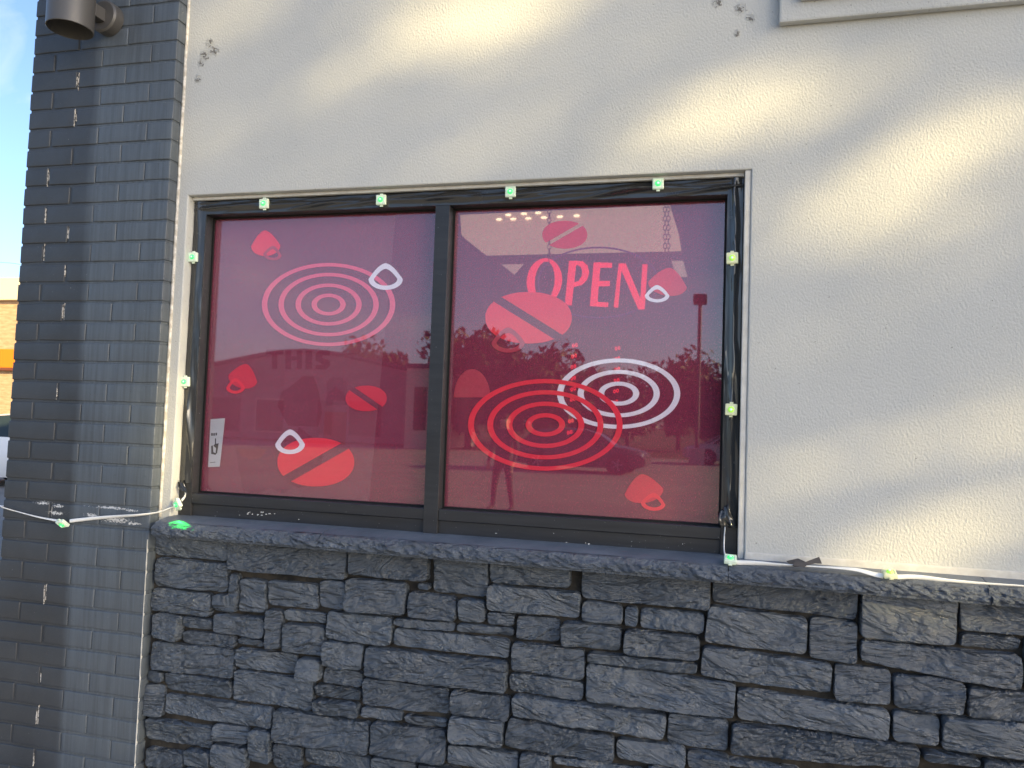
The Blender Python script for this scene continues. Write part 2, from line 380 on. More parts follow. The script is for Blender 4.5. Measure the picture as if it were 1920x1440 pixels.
for i in range(nrow0, 45):
    z0 = zref+PITCH_Z*(i-1); zc = z0+PITCH_Z/2
    if zc < .03 or zc > 4.9: continue
    rowA = (i % 2 == 0)
    spans = [(0, .5, 1), (.5, 1.5, 0), (1.5, 2.5, 0), (2.5, 3, 1)] if rowA else [(0, 1, 0), (1, 2, 0), (2, 3, 0)]
    if zc > 3.6 and False: continue
    for a0, a1, hf in spans:
        jl = 0 if a0 == 0 else (J if a0 <= 1 else .0035)/2; jr = 0 if a1 == 3 else (J if a1 <= 1 else .0035)/2
        cx = PX0+BW*(a0+a1)/2+(jl-jr)/2
        o = bpy.data.objects.new('brick', random.choice(half if hf else full)); C.objects.link(o)
        o.parent = pil; o.matrix_parent_inverse = Matrix.Translation(-pil.location)
        tight = .6 if a0 >= 1 else 1.2
        o.location = (cx+random.uniform(-.0006, .0006), PF+random.uniform(-tight, tight)*.0007, zc+random.uniform(-.0006, .0006))
        o.rotation_euler = (random.uniform(-.004, .004), random.uniform(-.0025, .0025), random.uniform(-.003, .003))
        o.scale = ((BW*(a1-a0)-jl-jr)/(BW*(a1-a0)-J), 1, 1)
    # side-return courses seen on the pillar's right flank: closing brick behind the stretcher
    if not rowA:
        o = bpy.data.objects.new('brick', half[i % 4]); C.objects.link(o); o.parent = pil; o.matrix_parent_inverse = Matrix.Translation(-pil.location)
        o.location = (PX1-BW/4+.002, PF+.105, zc)
    # bare mortar showing in the perpends near the left
    xj = PX0+BW*(1 if not rowA else .5)
    if (not rowA and 1.1 < zc < 2.8 and random.random() < .62) or (rowA and 1.9 < zc < 2.5 and random.random() < .35) or (not rowA and zc < 1.1 and random.random() < .4):
        chips.append((xj, zc))
for xj, zc in chips:
    for sgn in (-1, 1):
        if random.random() < .3: continue
        n = 9; v = []; f = []; hh = PITCH_Z*random.uniform(.35, .95); zz = zc+random.uniform(-.008, .008); x_ = xj+sgn*random.uniform(.002, .006)
        for i in range(n):
            q = i/(n-1); wd = .0034*math.sin(math.pi*min(.98, max(.02, q)))**.4*(.35+random.random()); ox = random.uniform(-.0008, .0008)
            for s_ in (-1, 1): v.append((x_+ox+s_*wd*.5, PF+.0008, zz+hh*(q-.5)))
            for s_ in (-1, 1): v.append((x_+ox+s_*wd*.5, PF+.006, zz+hh*(q-.5)))
        for i in range(n-1):
            a0 = i*4; f += [(a0, a0+1, a0+5, a0+4), (a0, a0+4, a0+6, a0+2), (a0+1, a0+3, a0+7, a0+5)]
        MB().add(v, f).build('mortar_chip', m_chip, pil)
# thin pale crack along the right arris, lower part
v = []; f = []; n = 60
for i in range(n):
    z = 1.17-.95*i/(n-1); wd = .0011*(.3+abs(noise.noise((z*40, 1, 2)))*2.2); x_ = PX1-.003+.0012*noise.noise((z*22, 5, 1))
    v += [(x_-wd, PF-.0018, z), (x_+wd, PF-.0018, z), (x_+wd, PF+.004, z), (x_-wd, PF+.004, z)]
for i in range(n-1):
    for q in range(4): f.append((i*4+q, i*4+(q+1) % 4, i*4+4+(q+1) % 4, i*4+4+q))
MB().add(v, f).build('pale_crack', mat('pale_crack', (.55, .55, .53), .9, .2), pil)

# ------------------------------------------------------------------ stone veneer wall
SF = -.025                                              # mean face of the stones
ST = ZS-.004; SFY = -.093                               # sill: top and front
zlow = (W(1100, 1073, SFY).z+W(278, 1006, SFY).z+W(1920, 1141.6, SFY).z)/3; ztf = ST-.012
ston = empty('stone_wall', (0, .02, 0), 'lower wall of rough split stones painted charcoal, below the window sill', 'wall')
MB().box(PX1-.02, 9, -.0055, .09, 0, ZS-.04).build('mortar_bed', m_mortar, ston)
def A(x, y): return (x/3.273, 1000+y/3.273)
def B(x, y): return (240+x/2.88, 940+y/2.88)
def Cc(x, y): return (780+x/3.2724, 1000+y/3.2724)
def D(x, y): return (1320+x/3.2, 1040+y/3.2)
quads = []
def add(fn, *a):
    if len(a) == 4:
        p = W(*fn(a[0], a[1]), SF); q = W(*fn(a[2], a[3]), SF)
        quads.append([(p.x, p.z), (q.x, p.z), (q.x, q.z), (p.x, q.z)])
    else:
        quads.append([(lambda p: (p.x, p.z))(W(*fn(a[i], a[i+1]), SF)) for i in (0, 2, 4, 6)])
for a in ((130, 205, 535, 325), (143, 306, 538, 495), (540, 243, 1178, 420), (120, 470, 450, 620), (450, 500, 590, 605), (540, 398, 596, 550),
          (598, 410, 742, 597), (748, 420, 1026, 587), (1030, 430, 1172, 587), (1182, 288, 1612, 437), (1175, 418, 1508, 617), (128, 612, 283, 752),
          (283, 628, 456, 690), (288, 697, 579, 802), (460, 600, 736, 742), (582, 737, 736, 787), (750, 590, 829, 802), (835, 588, 1068, 670),
          (835, 650, 1060, 842), (1072, 595, 1422, 782), (124, 750, 566, 967), (578, 785, 912, 945), (905, 850, 1044, 990), (1045, 750, 1270, 905),
          (1044, 905, 1270, 1003), (187, 922, 560, 1064), (84, 985, 187, 1170), (90, 912, 186, 985), (190, 1042, 778, 1227), (566, 905, 1000, 1140), (1002, 990, 1256, 1087),
          (998, 1062, 1250, 1182), (1250, 1095, 1480, 1192), (90, 1170, 449, 1342), (452, 1205, 650, 1310), (650, 1235, 770, 1430), (455, 1310, 647, 1470),
          (90, 1322, 296, 1470), (300, 1340, 443, 1436), (300, 1440, 443, 1500), (785, 1115, 1306, 1362), (780, 1317, 936, 1470), (940, 1345, 1302, 1480), (1312, 1380, 1558, 1500), (1562, 1412, 1800, 1500)):
    add(B, *a)
for a in ((0, 300, 100, 357), (97, 190, 440, 402), (255, 402, 426, 556), (445, 225, 950, 342), (436, 315, 1010, 527), (1003, 268, 1800, 482), (430, 477, 610, 577),
          (245, 550, 606, 632), (610, 505, 886, 672), (885, 540, 1262, 732), (1012, 408, 1272, 562), (1278, 440, 1362, 582), (1370, 455, 1762, 632), (1270, 580, 1736, 782),
          (580, 660, 1036, 907), (565, 850, 1026, 1032), (1045, 725, 1716, 867), (215, 970, 576, 1142), (205, 1125, 541, 1307),
          (192, 1290, 628, 1470), (590, 985, 1540, 1110, 1525, 1275, 588, 1118), (560, 1122, 1220, 1245, 1212, 1420, 530, 1310), (635, 1340, 830, 1500), (835, 1372, 1405, 1500), (1410, 1440, 1640, 1520), (1232, 1240, 1656, 1432), (1665, 1325, 1930, 1480)):
    add(Cc, *a)
add(lambda x, y: (x, y), 757, 1340, 837, 1369)
add(lambda x, y: (x, y), 767-4, 1107, 856, 1166)
add(lambda x, y: (x, y), 738, 1158, 853, 1183); add(lambda x, y: (x, y), 737, 1179, 956, 1232)
add(lambda x, y: (x, y), 684, 1212, 951, 1298); add(lambda x, y: (x, y), 679, 1273, 841, 1347); add(lambda x, y: (x, y), 695, 1350, 837, 1432)
add(lambda x, y: (x, y), 1098, 1243, 1380, 1282, 1377, 1348, 1098, 1316); add(lambda x, y: (x, y), 1252, 1335, 1366, 1413)
for a in ((60, 195, 916, 310, 911, 392, 52, 292), (35, 305, 617, 385, 612, 597, 5, 522), (636, 380, 916, 656), (942, 290, 1512, 350, 1506, 560, 942, 500), (1542, 350, 2010, 492), (1537, 472, 1912, 592),
          (947, 505, 1917, 605, 1915, 825, 947, 655), (0, 530, 773, 640, 766, 852, -22, 747), (782, 655, 1117, 917), (1142, 705, 1557, 962), (1572, 800, 2040, 1022), (197, 790, 1107, 925, 1107, 1118, 197, 985),
          (160, 1000, 1282, 1145, 1282, 1292, 152, 1200), (1142, 940, 1392, 1152), (1442, 970, 2040, 1250), (1312, 1165, 1657, 1282), (1662, 1242, 2040, 1360), (-30, 1215, 590, 1320), (600, 1300, 1280, 1420), (1290, 1295, 1655, 1420), (1922, 500, 2260, 830), (2012, 350, 2300, 492)):
    add(D, *a)
# the wall goes on beyond the frame to the right and down to the pavement
rs = random.Random(5)
def box_of(q): return (min(p[0] for p in q), max(p[0] for p in q), min(p[1] for p in q), max(p[1] for p in q))
traced = [box_of(q) for q in quads]
z = ZS-.078
while z > .72:                                          # rows to the right of the frame
    h = rs.choice((.075, .10, .13)); hit = [b[1] for b in traced if b[3] > z-h+.02 and b[2] < z-.02 and b[1] > .55]
    x = max(hit) if hit else .8
    while x < 1.7:
        l = rs.uniform(.14, .42); quads.append([(x, z), (x+l, z), (x+l, z-h), (x, z-h)]); x += l
    z -= h
x = PX1+.012
traced = [box_of(q) for q in quads]
while x < 1.75:                                         # and below it, down to the pavement
    l = rs.uniform(.16, .40); under = [b[2] for b in traced if b[1] > x+.02 and b[0] < x+l-.02]
    z = min(under)
    while z > .14:
        h = rs.choice((.08, .11, .14)); m_ = x+l*rs.uniform(.35, .65)
        for a_, b_ in (((x, x+l),) if rs.random() < .5 else ((x, m_), (m_, x+l))): quads.append([(a_, z), (b_, z), (b_, z-h), (a_, z-h)])
        z -= h
    x += l
def stone(q, seed):
    (ax, az), (bx, bz), (cx, cz), (dx, dz) = q
    g_ = .0023
    wd = max(bx-ax, .02); ht = max(az-dz, .015)
    nx = max(8, min(80, int(wd/.0062))); ny = max(7, min(34, int(ht/.0052)))
    s = Vector((seed*3.17, seed*1.71, 0)); dep = random.uniform(-.012, .008); tx = random.uniform(-.018, .018); tz = random.uniform(-.010, .016)
    us = [0, .5*.004/wd] ; v = []; f = []
    def lin(n, w_): # denser near the edges
        e_ = min(.007/w_, .25); L_ = [0, e_*.25, e_*.6]; m_ = n-6
        return L_+[e_+(1-2*e_)*i/(m_-1 if m_ > 1 else 1) for i in range(max(m_, 2))]+[1-e_*.6, 1-e_*.25, 1]
    U = lin(nx, wd); V = lin(ny, ht)
    for j, b in enumerate(V):
        for i, a in enumerate(U):
            x = (ax*(1-a)+bx*a)*(1-b)+(dx*(1-a)+cx*a)*b; z = (az*(1-a)+bz*a)*(1-b)+(dz*(1-a)+cz*a)*b
            P = Vector((x, 0, z))
            eL = a*wd; eR = (1-a)*wd; eT = b*ht; eB = (1-b)*ht
            wl = .0034*noise.noise(P*16+s); 
            # keep a gap and round the corners
            x += g_*(1-a)-g_*a; z += -g_*(1-b)+g_*b
            cr = min(eL, eR); ct = min(eT, eB)
            if cr < .014 and ct < .014:
                k_ = (1-cr/.014)*(1-ct/.014)*.0045; x += k_*(1 if eL < eR else -1); z += k_*(-1 if eT < eB else 1)
            x += wl*(1 if cr < .02 else 0)*(1-cr/.02 if cr < .02 else 0)*.8; z += .0034*noise.noise(P*14+s+Vector((9, 9, 9)))*max(0, 1-ct/.02)*.9
            ed = min(cr, ct); prof = min(1, ed/(.0020+.0022*abs(noise.noise(P*21+s)))); prof = math.sqrt(max(0, 1-(1-prof)**2))
            # slate-like cleft: low frequency swell + stepped ledges dipping to one side
            n1 = noise.fractal(Vector((x*7, 0, z*13))+s, 1.0, 2.0, 3)
            t_ = z*62+x*9+2.2*noise.noise(Vector((x*11, 0, z*9))+s)
            led = (t_-math.floor(t_))
            amt = max(0, noise.noise(Vector((x*5, 3, z*6))+s)+.35)
            n2 = noise.fractal(Vector((x*34, 0, z*75+x*12*math.sin(seed)))+s, .9, 2.0, 4)
            y = SF+dep+tx*(a-.5)*.7+tz*(b-.5)-.0105*n1-.0075*amt*led-.0030*n2
            y0_ = -.007; y = y0_+(y-y0_)*prof if prof < 1 else y
            if ed == 0: y = -.003
            v.append((x, min(y, -.003), z))
    n = len(U)
    for j in range(len(V)-1):
        for i in range(n-1): f.append((j*n+i, j*n+n+i, j*n+n+i+1, j*n+i+1))
    MB().add(v, f).build('stone', m_stone, ston, smooth=38, fix=False)
# close the tracing gaps: neighbours meet half way
def rect(q): return [(q[0][0]+q[3][0])/2, (q[1][0]+q[2][0])/2, (q[3][1]+q[2][1])/2, (q[0][1]+q[1][1])/2]
RC = [rect(q) for q in quads]; mv = [[None]*4 for q in quads]
for i, a in enumerate(RC):
    for j, b in enumerate(RC):
        if i == j: continue
        oz = min(a[3], b[3])-max(a[2], b[2]); ox = min(a[1], b[1])-max(a[0], b[0])
        gx = b[0]-a[1]; gz = a[2]-b[3]
        if oz > .012 and -.014 < gx < .022:
            for k_, t_, v_ in ((i, 1, gx/2), (j, 0, -gx/2)):
                if mv[k_][t_] is None or abs(v_) < abs(mv[k_][t_]): mv[k_][t_] = v_
        if ox > .03 and -.014 < gz < .022:
            for k_, t_, v_ in ((i, 2, -gz/2), (j, 3, gz/2)):
                if mv[k_][t_] is None or abs(v_) < abs(mv[k_][t_]): mv[k_][t_] = v_
for q, m_ in zip(quads, mv):
    l_, r_, b_, t_ = [x if x else 0 for x in m_]
    q[0] = (q[0][0]+l_, q[0][1]+t_); q[1] = (q[1][0]+r_, q[1][1]+t_); q[2] = (q[2][0]+r_, q[2][1]+b_); q[3] = (q[3][0]+l_, q[3][1]+b_)
for i, q in enumerate(quads):
    if q[0][1] > zlow-.062: q[0] = (q[0][0], max(q[0][1], zlow+.004)); q[1] = (q[1][0], max(q[1][1], zlow+.004))
    stone(q, i+1)

# ------------------------------------------------------------------ stone sill
sill = empty('stone_sill', (-.5, -.02, ZS-.06), 'long charcoal painted stone ledge with rough split front, running under the window', 'ledge')
def slab(x0, x1, seed, y_back):
    n = max(6, int((x1-x0)/.0050)); v = []; f = []; prof = [(y_back, 0), (-.01, .15), (SFY+.042, .72), (SFY+.029, 1.0)]
    nf = 22
    for i in range(n+1):
        x = x0+(x1-x0)*i/n; col_ = []
        for (y, q) in prof: col_.append((x, y, ST-(ST-ztf)*q+.0006*noise.noise((x*30, y*30, seed))))
        for j in range(1, nf+1):
            b = j/nf; z = ztf-(ztf-zlow)*b
            P = Vector((x, 0, z)); s = Vector((seed*4.1, 0, 2))
            n1 = noise.fractal(Vector((x*13+z*20, 0, z*26))+s, 1, 2, 3); n2 = noise.fractal(Vector((x*48+z*40, 2, z*85))+s, .7, 2, 4); n1 = abs(n1)*1.3-.3
            belly = .012*math.sin(math.pi*min(1, b*1.02))**.7
            k_ = min(1, b*3)*min(1, (1.05-b)*4)
            y = SFY+.008+.020*max(0, 1-b)**1.7-belly*.6-k_*(.0120*n1+.0060*n2)+.004*(1 if b > .85 else 0)
            col_.append((x, y, z+.0015*noise.noise((x*40, j, seed))))
        col_.append((x, -.01, zlow+.001)); col_.append((x, y_back, zlow+.002))
        v += col_
    m_ = len(col_)
    for i in range(n):
        for j in range(m_-1): f.append((i*m_+j, i*m_+j+1, i*m_+m_+j+1, i*m_+m_+j))
    f.append(tuple(range(m_-1, -1, -1))); f.append(tuple(n*m_+j for j in range(m_)))
    return MB().add(v, f).build('sill_stone', m_sill, sill, smooth=24)
sx = [W(282, 976, SFY).x, W(594, 1010, SFY).x, W(1366, 1070, SFY).x, W(1862, 1110, SFY).x, 1.75, 2.6]
for i in range(5): slab(sx[i]+(.0 if i == 0 else .0012), sx[i+1]-.0012, i+1, .12 if i < 2 else .03)
MB().box(sx[2]-.007, sx[2]+.007, SFY+.012, .02, zlow+.004, ztf-.014, .003).build('mortar_joint', m_sill, sill)
MB().box(sx[3]-.006, sx[3]+.006, SFY+.011, .02, zlow+.004, ztf-.0045, .003).build('mortar_joint', m_sill, sill)

# ------------------------------------------------------------------ window
FY = .037; GY = .083
win = empty('shopfront_window', ((XL+XR)/2, FY, ZS), 'two-pane black framed window covered with a maroon film printed with red beans and rings', 'window')
xo0, xo1 = XL+.0015, XR-.0185
xi0 = W(359, 925, FY).x; xi1 = W(1356, 760, FY).x
zt1 = ZT-.012; zt0 = (W(498, 399, FY).z+W(1226, 370, FY).z)/2
zr1 = (W(618, 941, FY).z+W(1039, 970, FY).z)/2; zr0 = ST-.002; zrm = zr1-.034
xm0 = (W(813, 500, FY-.002).x+W(796, 930, FY-.002).x)/2-.001; xm1 = (W(841, 400, FY-.002).x+W(824, 930, FY-.002).x)/2
MB().box(xo0, xi0, FY, .125, zr0, zt1, .0015).build('jamb', m_frame, win)
MB().box(xi1, xo1, FY, .125, zr0, zt1, .0015).build('jamb', m_frame, win)
MB().box(xi0, xi1, FY, .125, zt0, zt1, .0015).build('head', m_frame, win)
MB().box(xm0, xm1, FY-.003, .125, zr0, zt0, .0015).build('mullion', m_frame, win)
for a0, a1 in ((xi0, xm0), (xm1, xi1)):
    MB().box(a0+.0003, a1-.0003, FY+.001, .125, zrm, zr1, .002).box(a0+.0003, a1-.0003, FY+.009, .124, zr0, zrm-.0015, .001).build('bottom_rail', m_frame, win)
    # glazing gasket round the pane
    g_ = .006
    o_ = [(a0, GY-.009, zr1), (a1, GY-.009, zr1), (a1, GY-.009, zt0), (a0, GY-.009, zt0)]; i_ = [(a0+g_, GY-.009, zr1+g_), (a1-g_, GY-.009, zr1+g_), (a1-g_, GY-.009, zt0-g_), (a0+g_, GY-.009, zt0-g_)]
    MB().ring(o_, i_, (0, .004, 0)).build('gasket', m_gasket, win)
    MB().box(a0+.001, a1-.001, GY-.0045, GY-.0015, zr1+.0005, zt0-.0005).build('glass_pane', m_glass, win)
fy = GY+.002
def panel(name, a0, a1):
    return MB().box(a0+.002, a1-.002, fy, fy+.0006, zr1+.001, zt0-.001).build(name, m_film, win)
filmL = panel('printed_film', xi0, xm0); filmR = panel('printed_film', xm1, xi1)
def ell(cx, cy, rx, ry, n=72, y=None, a0=0): return [W(cx+rx*math.cos(2*math.pi*i/n), cy+ry*math.sin(2*math.pi*i/n), y) for i in range(n)]
PY = fy-.0009
def fan(mb, pts, d=.0006): return mb.prism(pts, (0, d, 0))
def rings(par, name, cx, cy, lst, th, tv, m, y, label=None):
    for rx, ry in lst:
        o = MB().ring(ell(cx, cy, rx, ry, y=y), ell(cx, cy, rx-th, ry-tv, y=y), (0, .0005, 0)).build(name, m, par)
def drop_pts(x0, x1, y0, y1, n=64, y=None, inset=0, tilt=0, flip=1):
    """inverted-heart drop: pointed top, round bottom"""
    cx, cy, rx, ry = (x0+x1)/2, y0+(y1-y0)*.60, (x1-x0)/2, (y1-y0)*.60
    P = []
    for i in range(n):
        t_ = 2*math.pi*i/n; s_ = math.sin(t_); c_ = math.cos(t_)       # t=0: apex
        if c_ >= 0: x = rx*s_*(1-.12*c_*c_); yy = -ry*(c_**1.0)*(.78+.22*c_**6) if True else 0
        else: x = rx*s_; yy = -ry*.667*c_
        if c_ > 0:
            # straight flanks into the point
            a_ = abs(s_); x = rx*math.copysign(a_**1.05, s_); yy = -ry*(1-a_**1.75)
        P.append((cx+x, cy+yy))
    mx_, my_ = cx, (y0+y1)/2
    if tilt:
        ct, st = math.cos(tilt), math.sin(tilt); P = [(mx_+(a-mx_)*ct-(b-my_)*st, my_+(a-mx_)*st+(b-my_)*ct) for a, b in P]
    return [W(a, b, y) for a, b in P]
def drop(par, x0, x1, y0, y1, m, y, tilt=0):
    fan(MB(), drop_pts(x0, x1, y0, y1, y=y, tilt=tilt)).build('drop_print', m, par)
def dropring(par, x0, x1, y0, y1, th, m, y, tilt=0):
    k_ = th; MB().ring(drop_pts(x0, x1, y0, y1, y=y, tilt=tilt), drop_pts(x0+k_, x1-k_, y0+k_*1.05, y1-k_*.8, y=y, tilt=tilt), (0, .0005, 0)).build('drop_ring_print', m, par)
def bean(par, x0, x1, y0, y1, p0, p1, gap, m, y):
    """ellipse cut in two by a slanting gap through p0-p1"""
    cx, cy, rx, ry = (x0+x1)/2, (y0+y1)/2, (x1-x0)/2, (y1-y0)/2
    ux, uy = p1[0]-p0[0], p1[1]-p0[1]; l_ = math.hypot(ux, uy); ux /= l_; uy /= l_; nx_, ny_ = -uy, ux
    for sg in (-1, 1):
        P = []
        n = 120
        for i in range(n):
            t_ = 2*math.pi*i/n; a = cx+rx*math.copysign(abs(math.cos(t_))**.94, math.cos(t_)); b = cy+ry*math.copysign(abs(math.sin(t_))**.94, math.sin(t_))
            dd = (a-p0[0])*nx_+(b-p0[1])*ny_
            P.append((a, b, dd))
        # rotate list so it starts at entry
        keep = [q[2]*sg > gap/2 for q in P]
        st = next(i for i in range(n) if keep[i] and not keep[i-1]); run = []
        i = st
        while keep[i % n]: run.append(P[i % n][:2]); i += 1
        def hit(pa, pb):
            da = pa[2]*sg-gap/2; db = pb[2]*sg-gap/2; t2 = da/(da-db); return (pa[0]+(pb[0]-pa[0])*t2, pa[1]+(pb[1]-pa[1])*t2)
        run = [hit(P[st-1], P[st])]+run+[hit(P[(i-1) % n], P[i % n])]
        fan(MB(), [W(a, b, y) for a, b in run]).build('bean_half_print', m, par)
# left pane
rings(filmL, 'ring_print', 616, 571, [(125, 78), (94, 59.5), (62, 39.5), (32, 20.5)], 10, 6.5, m_pink, PY)
drop(filmL, 470.5, 525, 432, 480, m_red, PY, -.05)
dropring(filmL, 494, 528, 461, 488, 6, m_dusk, PY-.0008, .1)
dropring(filmL, 691, 755, 493.5, 543.5, 10, m_white, PY-.0010)
drop(filmL, 429, 484, 682, 728, m_redmute, PY, .25)
dropring(filmL, 424, 459, 709, 738, 6.5, m_red, PY-.0008, -.05)
bean(filmL, 648, 725, 723, 771, (660, 729), (712, 765), 10, m_redmute, PY)
bean(filmL, 520, 664, 821, 912, (541, 896), (640, 840), 16, m_red, PY)
dropring(filmL, 516, 571.5, 805, 851.5, 10, m_white, PY-.0010)
# right pane
rings(filmR, 'ring_print', 1160, 738, [(115.5, 66), (77, 44.5), (38.5, 22.5)], 11.5, 7.5, m_white, PY)
rings(filmR, 'ring_print', 1022.5, 796.5, [(145, 86), (109, 65), (73, 43.5), (37, 22)], 11, 8, m_red, PY-.0010)
bean(filmR, 1017, 1101, 414, 466, (1029, 456), (1098, 416), 7, m_redmute, PY)
bean(filmR, 910, 1072, 547.5, 644, (939, 565), (1042, 629), 15, m_red, PY)
dropring(filmR, 921.5, 984, 614, 661, 9.5, m_dusk, PY-.0010)
drop(filmR, 1216, 1289, 502, 554.5, m_redmute, PY, .15)
dropring(filmR, 1209, 1255, 534.5, 567, 7.5, m_white, PY-.0010)
drop(filmR, 1170, 1243, 889, 943, m_redmute, PY, -.15)
dropring(filmR, 1202, 1248, 924, 957.5, 8, m_red, PY-.0010, .1)
fan(MB(), [W(885+34*math.cos(R(a)), 745-53*math.sin(R(a)), PY) for a in range(0, 181, 6)]).build('half_bean_print', m_dusk, filmR)

m_fleck = mat('white_paint_fleck', (.7, .7, .68), .9, .2)
frs = random.Random(3)
for px, py in [(470+frs.uniform(-22, 45), 962+frs.uniform(-2, 5)) for _ in range(14)]+[(1038, 1000), (1062, 1017), (1098, 1018), (1104, 1020), (930, 1000), (810, 991), (560, 974), (1280, 1020)]:
    p = W(px, py, FY+.0065); a_ = frs.random()*3; w_ = frs.uniform(.0008, .0032); h_ = frs.uniform(.0006, .0016)
    MB().prism([p+Vector((w_*math.cos(t_), 0, h_*math.sin(t_)*(1+.4*math.sin(3*t_+a_)))) for t_ in [q*6.283/8 for q in range(8)]], (0, .004, 0)).build('paint_fleck', m_fleck, win)

# small pale notice stuck behind the glass, lower left
m_paper = mat('pale_paper', (.55, .52, .56), .8, .2); m_ink = mat('notice_ink', (.06, .045, .05), .8, .2)
note = tag(MB().prism([W(395, 786, fy-.0016), W(422, 784, fy-.0016), W(412, 875, fy-.0016), W(390, 876, fy-.0016)], (0, .0004, 0)).build('paper_notice', m_paper), 'small pale paper notice with dark figures in the lower left corner of the left pane', 'notice')
for q in ([(396, 812), (399, 812), (399, 817), (396, 817)], [(400, 812), (403, 812), (402.5, 817), (400, 817)], [(404, 811.5), (407, 811.5), (406.5, 816.5), (404, 816.5)],
          [(403, 822), (405, 822), (405, 832), (410, 831), (407, 850), (404, 851), (405, 840), (400, 836), (403, 832)], [(396, 836), (399, 835), (400, 848), (406, 850), (404, 853), (396, 851)], [(394, 867), (404, 866), (404, 867), (394, 868)]):
    MB().prism([W(a, b, fy-.0019) for a, b in q], (0, .0002, 0)).build('printed_mark', m_ink, note)

# ------------------------------------------------------------------ inside the shop
m_in = mat('dim_interior', (.16, .13, .12), .9, .2); m_inf = mat('interior_floor', (.14, .12, .11), .6, .3)
room = MB(); x0, x1, y0, y1, z0, z1 = -1.9, 2.4, .127, 4.2, .1, 3.0
v = [(x, y, z) for x in (x0, x1) for y in (y0, y1) for z in (z0, z1)]
room.add(v, [(0, 1, 3, 2), (4, 6, 7, 5), (2, 3, 7, 6), (0, 2, 6, 4), (1, 5, 7, 3)])
room = tag(room.build('shop_interior', m_in), kind='structure')
fl_ = MB().box(x0, x1, y0, y0+.02, ZT+.001, z1).box(x0, x1, y0, y0+.02, z0, zr0-.001).box(x0, xo0, y0, y0+.02, zr0, ZT).box(xo1, x1, y0, y0+.02, zr0, ZT)
tag(fl_.build('interior_wall', m_in), kind='structure')
m_soff = mat('glowing_soffit', (.6, .45, .36), .8, .2, emit=(1.0, .70, .46), es=.34); k = N(m_soff)  # emission gives the soffit its lit look; the surface itself is no lamp
SY = .9
sof = empty('ceiling_bulkhead', W(1060, 420, SY), 'tan ceiling bulkhead given its own glow, with small lamps, seen through the right pane', 'ceiling light')
MB().prism([W(863, 403, SY), W(1256, 384, SY), W(1273, 440, SY), W(876, 451, SY), (W(865, 440, SY))], (0, .3, 0)).build('bulkhead', m_soff, sof)
m_spot = mat('warm_bulb', (1, .9, .7), .5, .5, emit=(1, .82, .5), es=1.6)
for a, b in ((370, 292), (455, 290), (545, 286), (640, 281), (735, 276), (835, 270), (425, 265), (520, 258), (605, 252)):
    p = W(820+a/3.2, 320+b/3.2, SY-.004); bm = bmesh.new(); bmesh.ops.create_uvsphere(bm, u_segments=10, v_segments=6, radius=.007, matrix=Matrix.Translation(p) @ Matrix.Diagonal((2.0, .6, .8, 1)))
    MB().bm(bm).build('bulb', m_spot, sof, smooth=True)
# OPEN sign
OY = .20
def O5(x, y): return W(820+x/3.2, 320+y/3.2, OY)
m_open = mat('red_lit_letters', (.6, .01, .03), .5, .3, emit=(1, .010, .04), es=.95)
sign = empty('open_sign', O5(900, 690), 'red lit OPEN sign hanging on chains behind the upper right pane', 'sign')
def letter(name, polys, rings_=()):
    mb = MB()
    for n_, p in enumerate(polys): mb.prism([O5(*q)+Vector((0, .0012*n_, 0)) for q in p], (0, .008, 0))
    for a, b in rings_: mb.ring(a, b, (0, .008, 0))
    return mb.build(name, m_open, sign)
def el5(cx, cy, rx, ry, sh=0, n=48): return [O5(cx+rx*math.cos(2*math.pi*i/n)-sh*math.sin(2*math.pi*i/n)*ry, cy+ry*math.sin(2*math.pi*i/n)) for i in range(n)]
letter('letter_o', [], [(el5(641, 660, 105, 135, .06), el5(643, 661, 61, 119, .06))])
bo = [(832, 540), (872, 543), (898, 565), (908, 605), (895, 650), (865, 680), (818, 692)]; bi = [(830, 562), (848, 566), (862, 580), (868, 607), (862, 636), (845, 658), (820, 668)]
letter('letter_p', [[(790, 540), (833, 540), (804, 806), (765, 803)]]+[[bo[i], bo[i+1], bi[i+1], bi[i]] for i in range(6)])
letter('letter_e', [[(938, 550), (978, 550), (957, 813), (915, 810)], [(979, 550.5), (1048, 552), (1045, 580), (976.5, 579)], [(970, 660), (1034, 660), (1031, 690), (967, 690)], [(960, 786), (1024, 790), (1021, 816), (958, 813)]])
letter('letter_n', [[(1088, 556), (1106, 556), (1084, 820), (1058, 818)], [(1086, 556), (1130, 556), (1244, 829), (1204, 829)], [(1230, 560), (1260, 560), (1243, 829), (1214, 829)]])
m_chain = mat('dark_chain', (.03, .025, .025), .5, .5)
for (px, ya, yb) in ((1030, 384, 500), (1247, 380, 500), (1253, 380, 500)):
    a = W(px, ya, OY+.004); b = W(px, yb, OY+.004); mb = MB(); n = 14
    for i in range(n):
        p = a.lerp(b, (i+.5)/n); l_ = (a-b).length/n*.66; pts = []
        for q in range(11):
            t_ = 2*math.pi*q/10; d_ = Vector((math.cos(t_)*.006, 0, 0)) if i % 2 else Vector((0, math.cos(t_)*.006, 0)); pts.append(p+d_+Vector((0, 0, math.sin(t_)*l_)))
        mb.tube(pts, .0014, 5)
    mb.build('chain', m_chain, sign, smooth=True)
m_neon = mat('dim_violet_tube', (.08, .04, .14), .4, .5, emit=(.16, .08, .5), es=.10)
MB().tube([W(1122+113*math.cos(2*math.pi*i/60), 530+66*math.sin(2*math.pi*i/60), OY+.012) for i in range(61)], .003, 6).build('oval_tube', m_neon, sign, smooth=True)
m_tan = mat('lit_ceiling_glow', (.55, .45, .38), .8, .2, emit=(1, .76, .56), es=.26)  # glowing plates standing in for lit ceiling seen past the sign
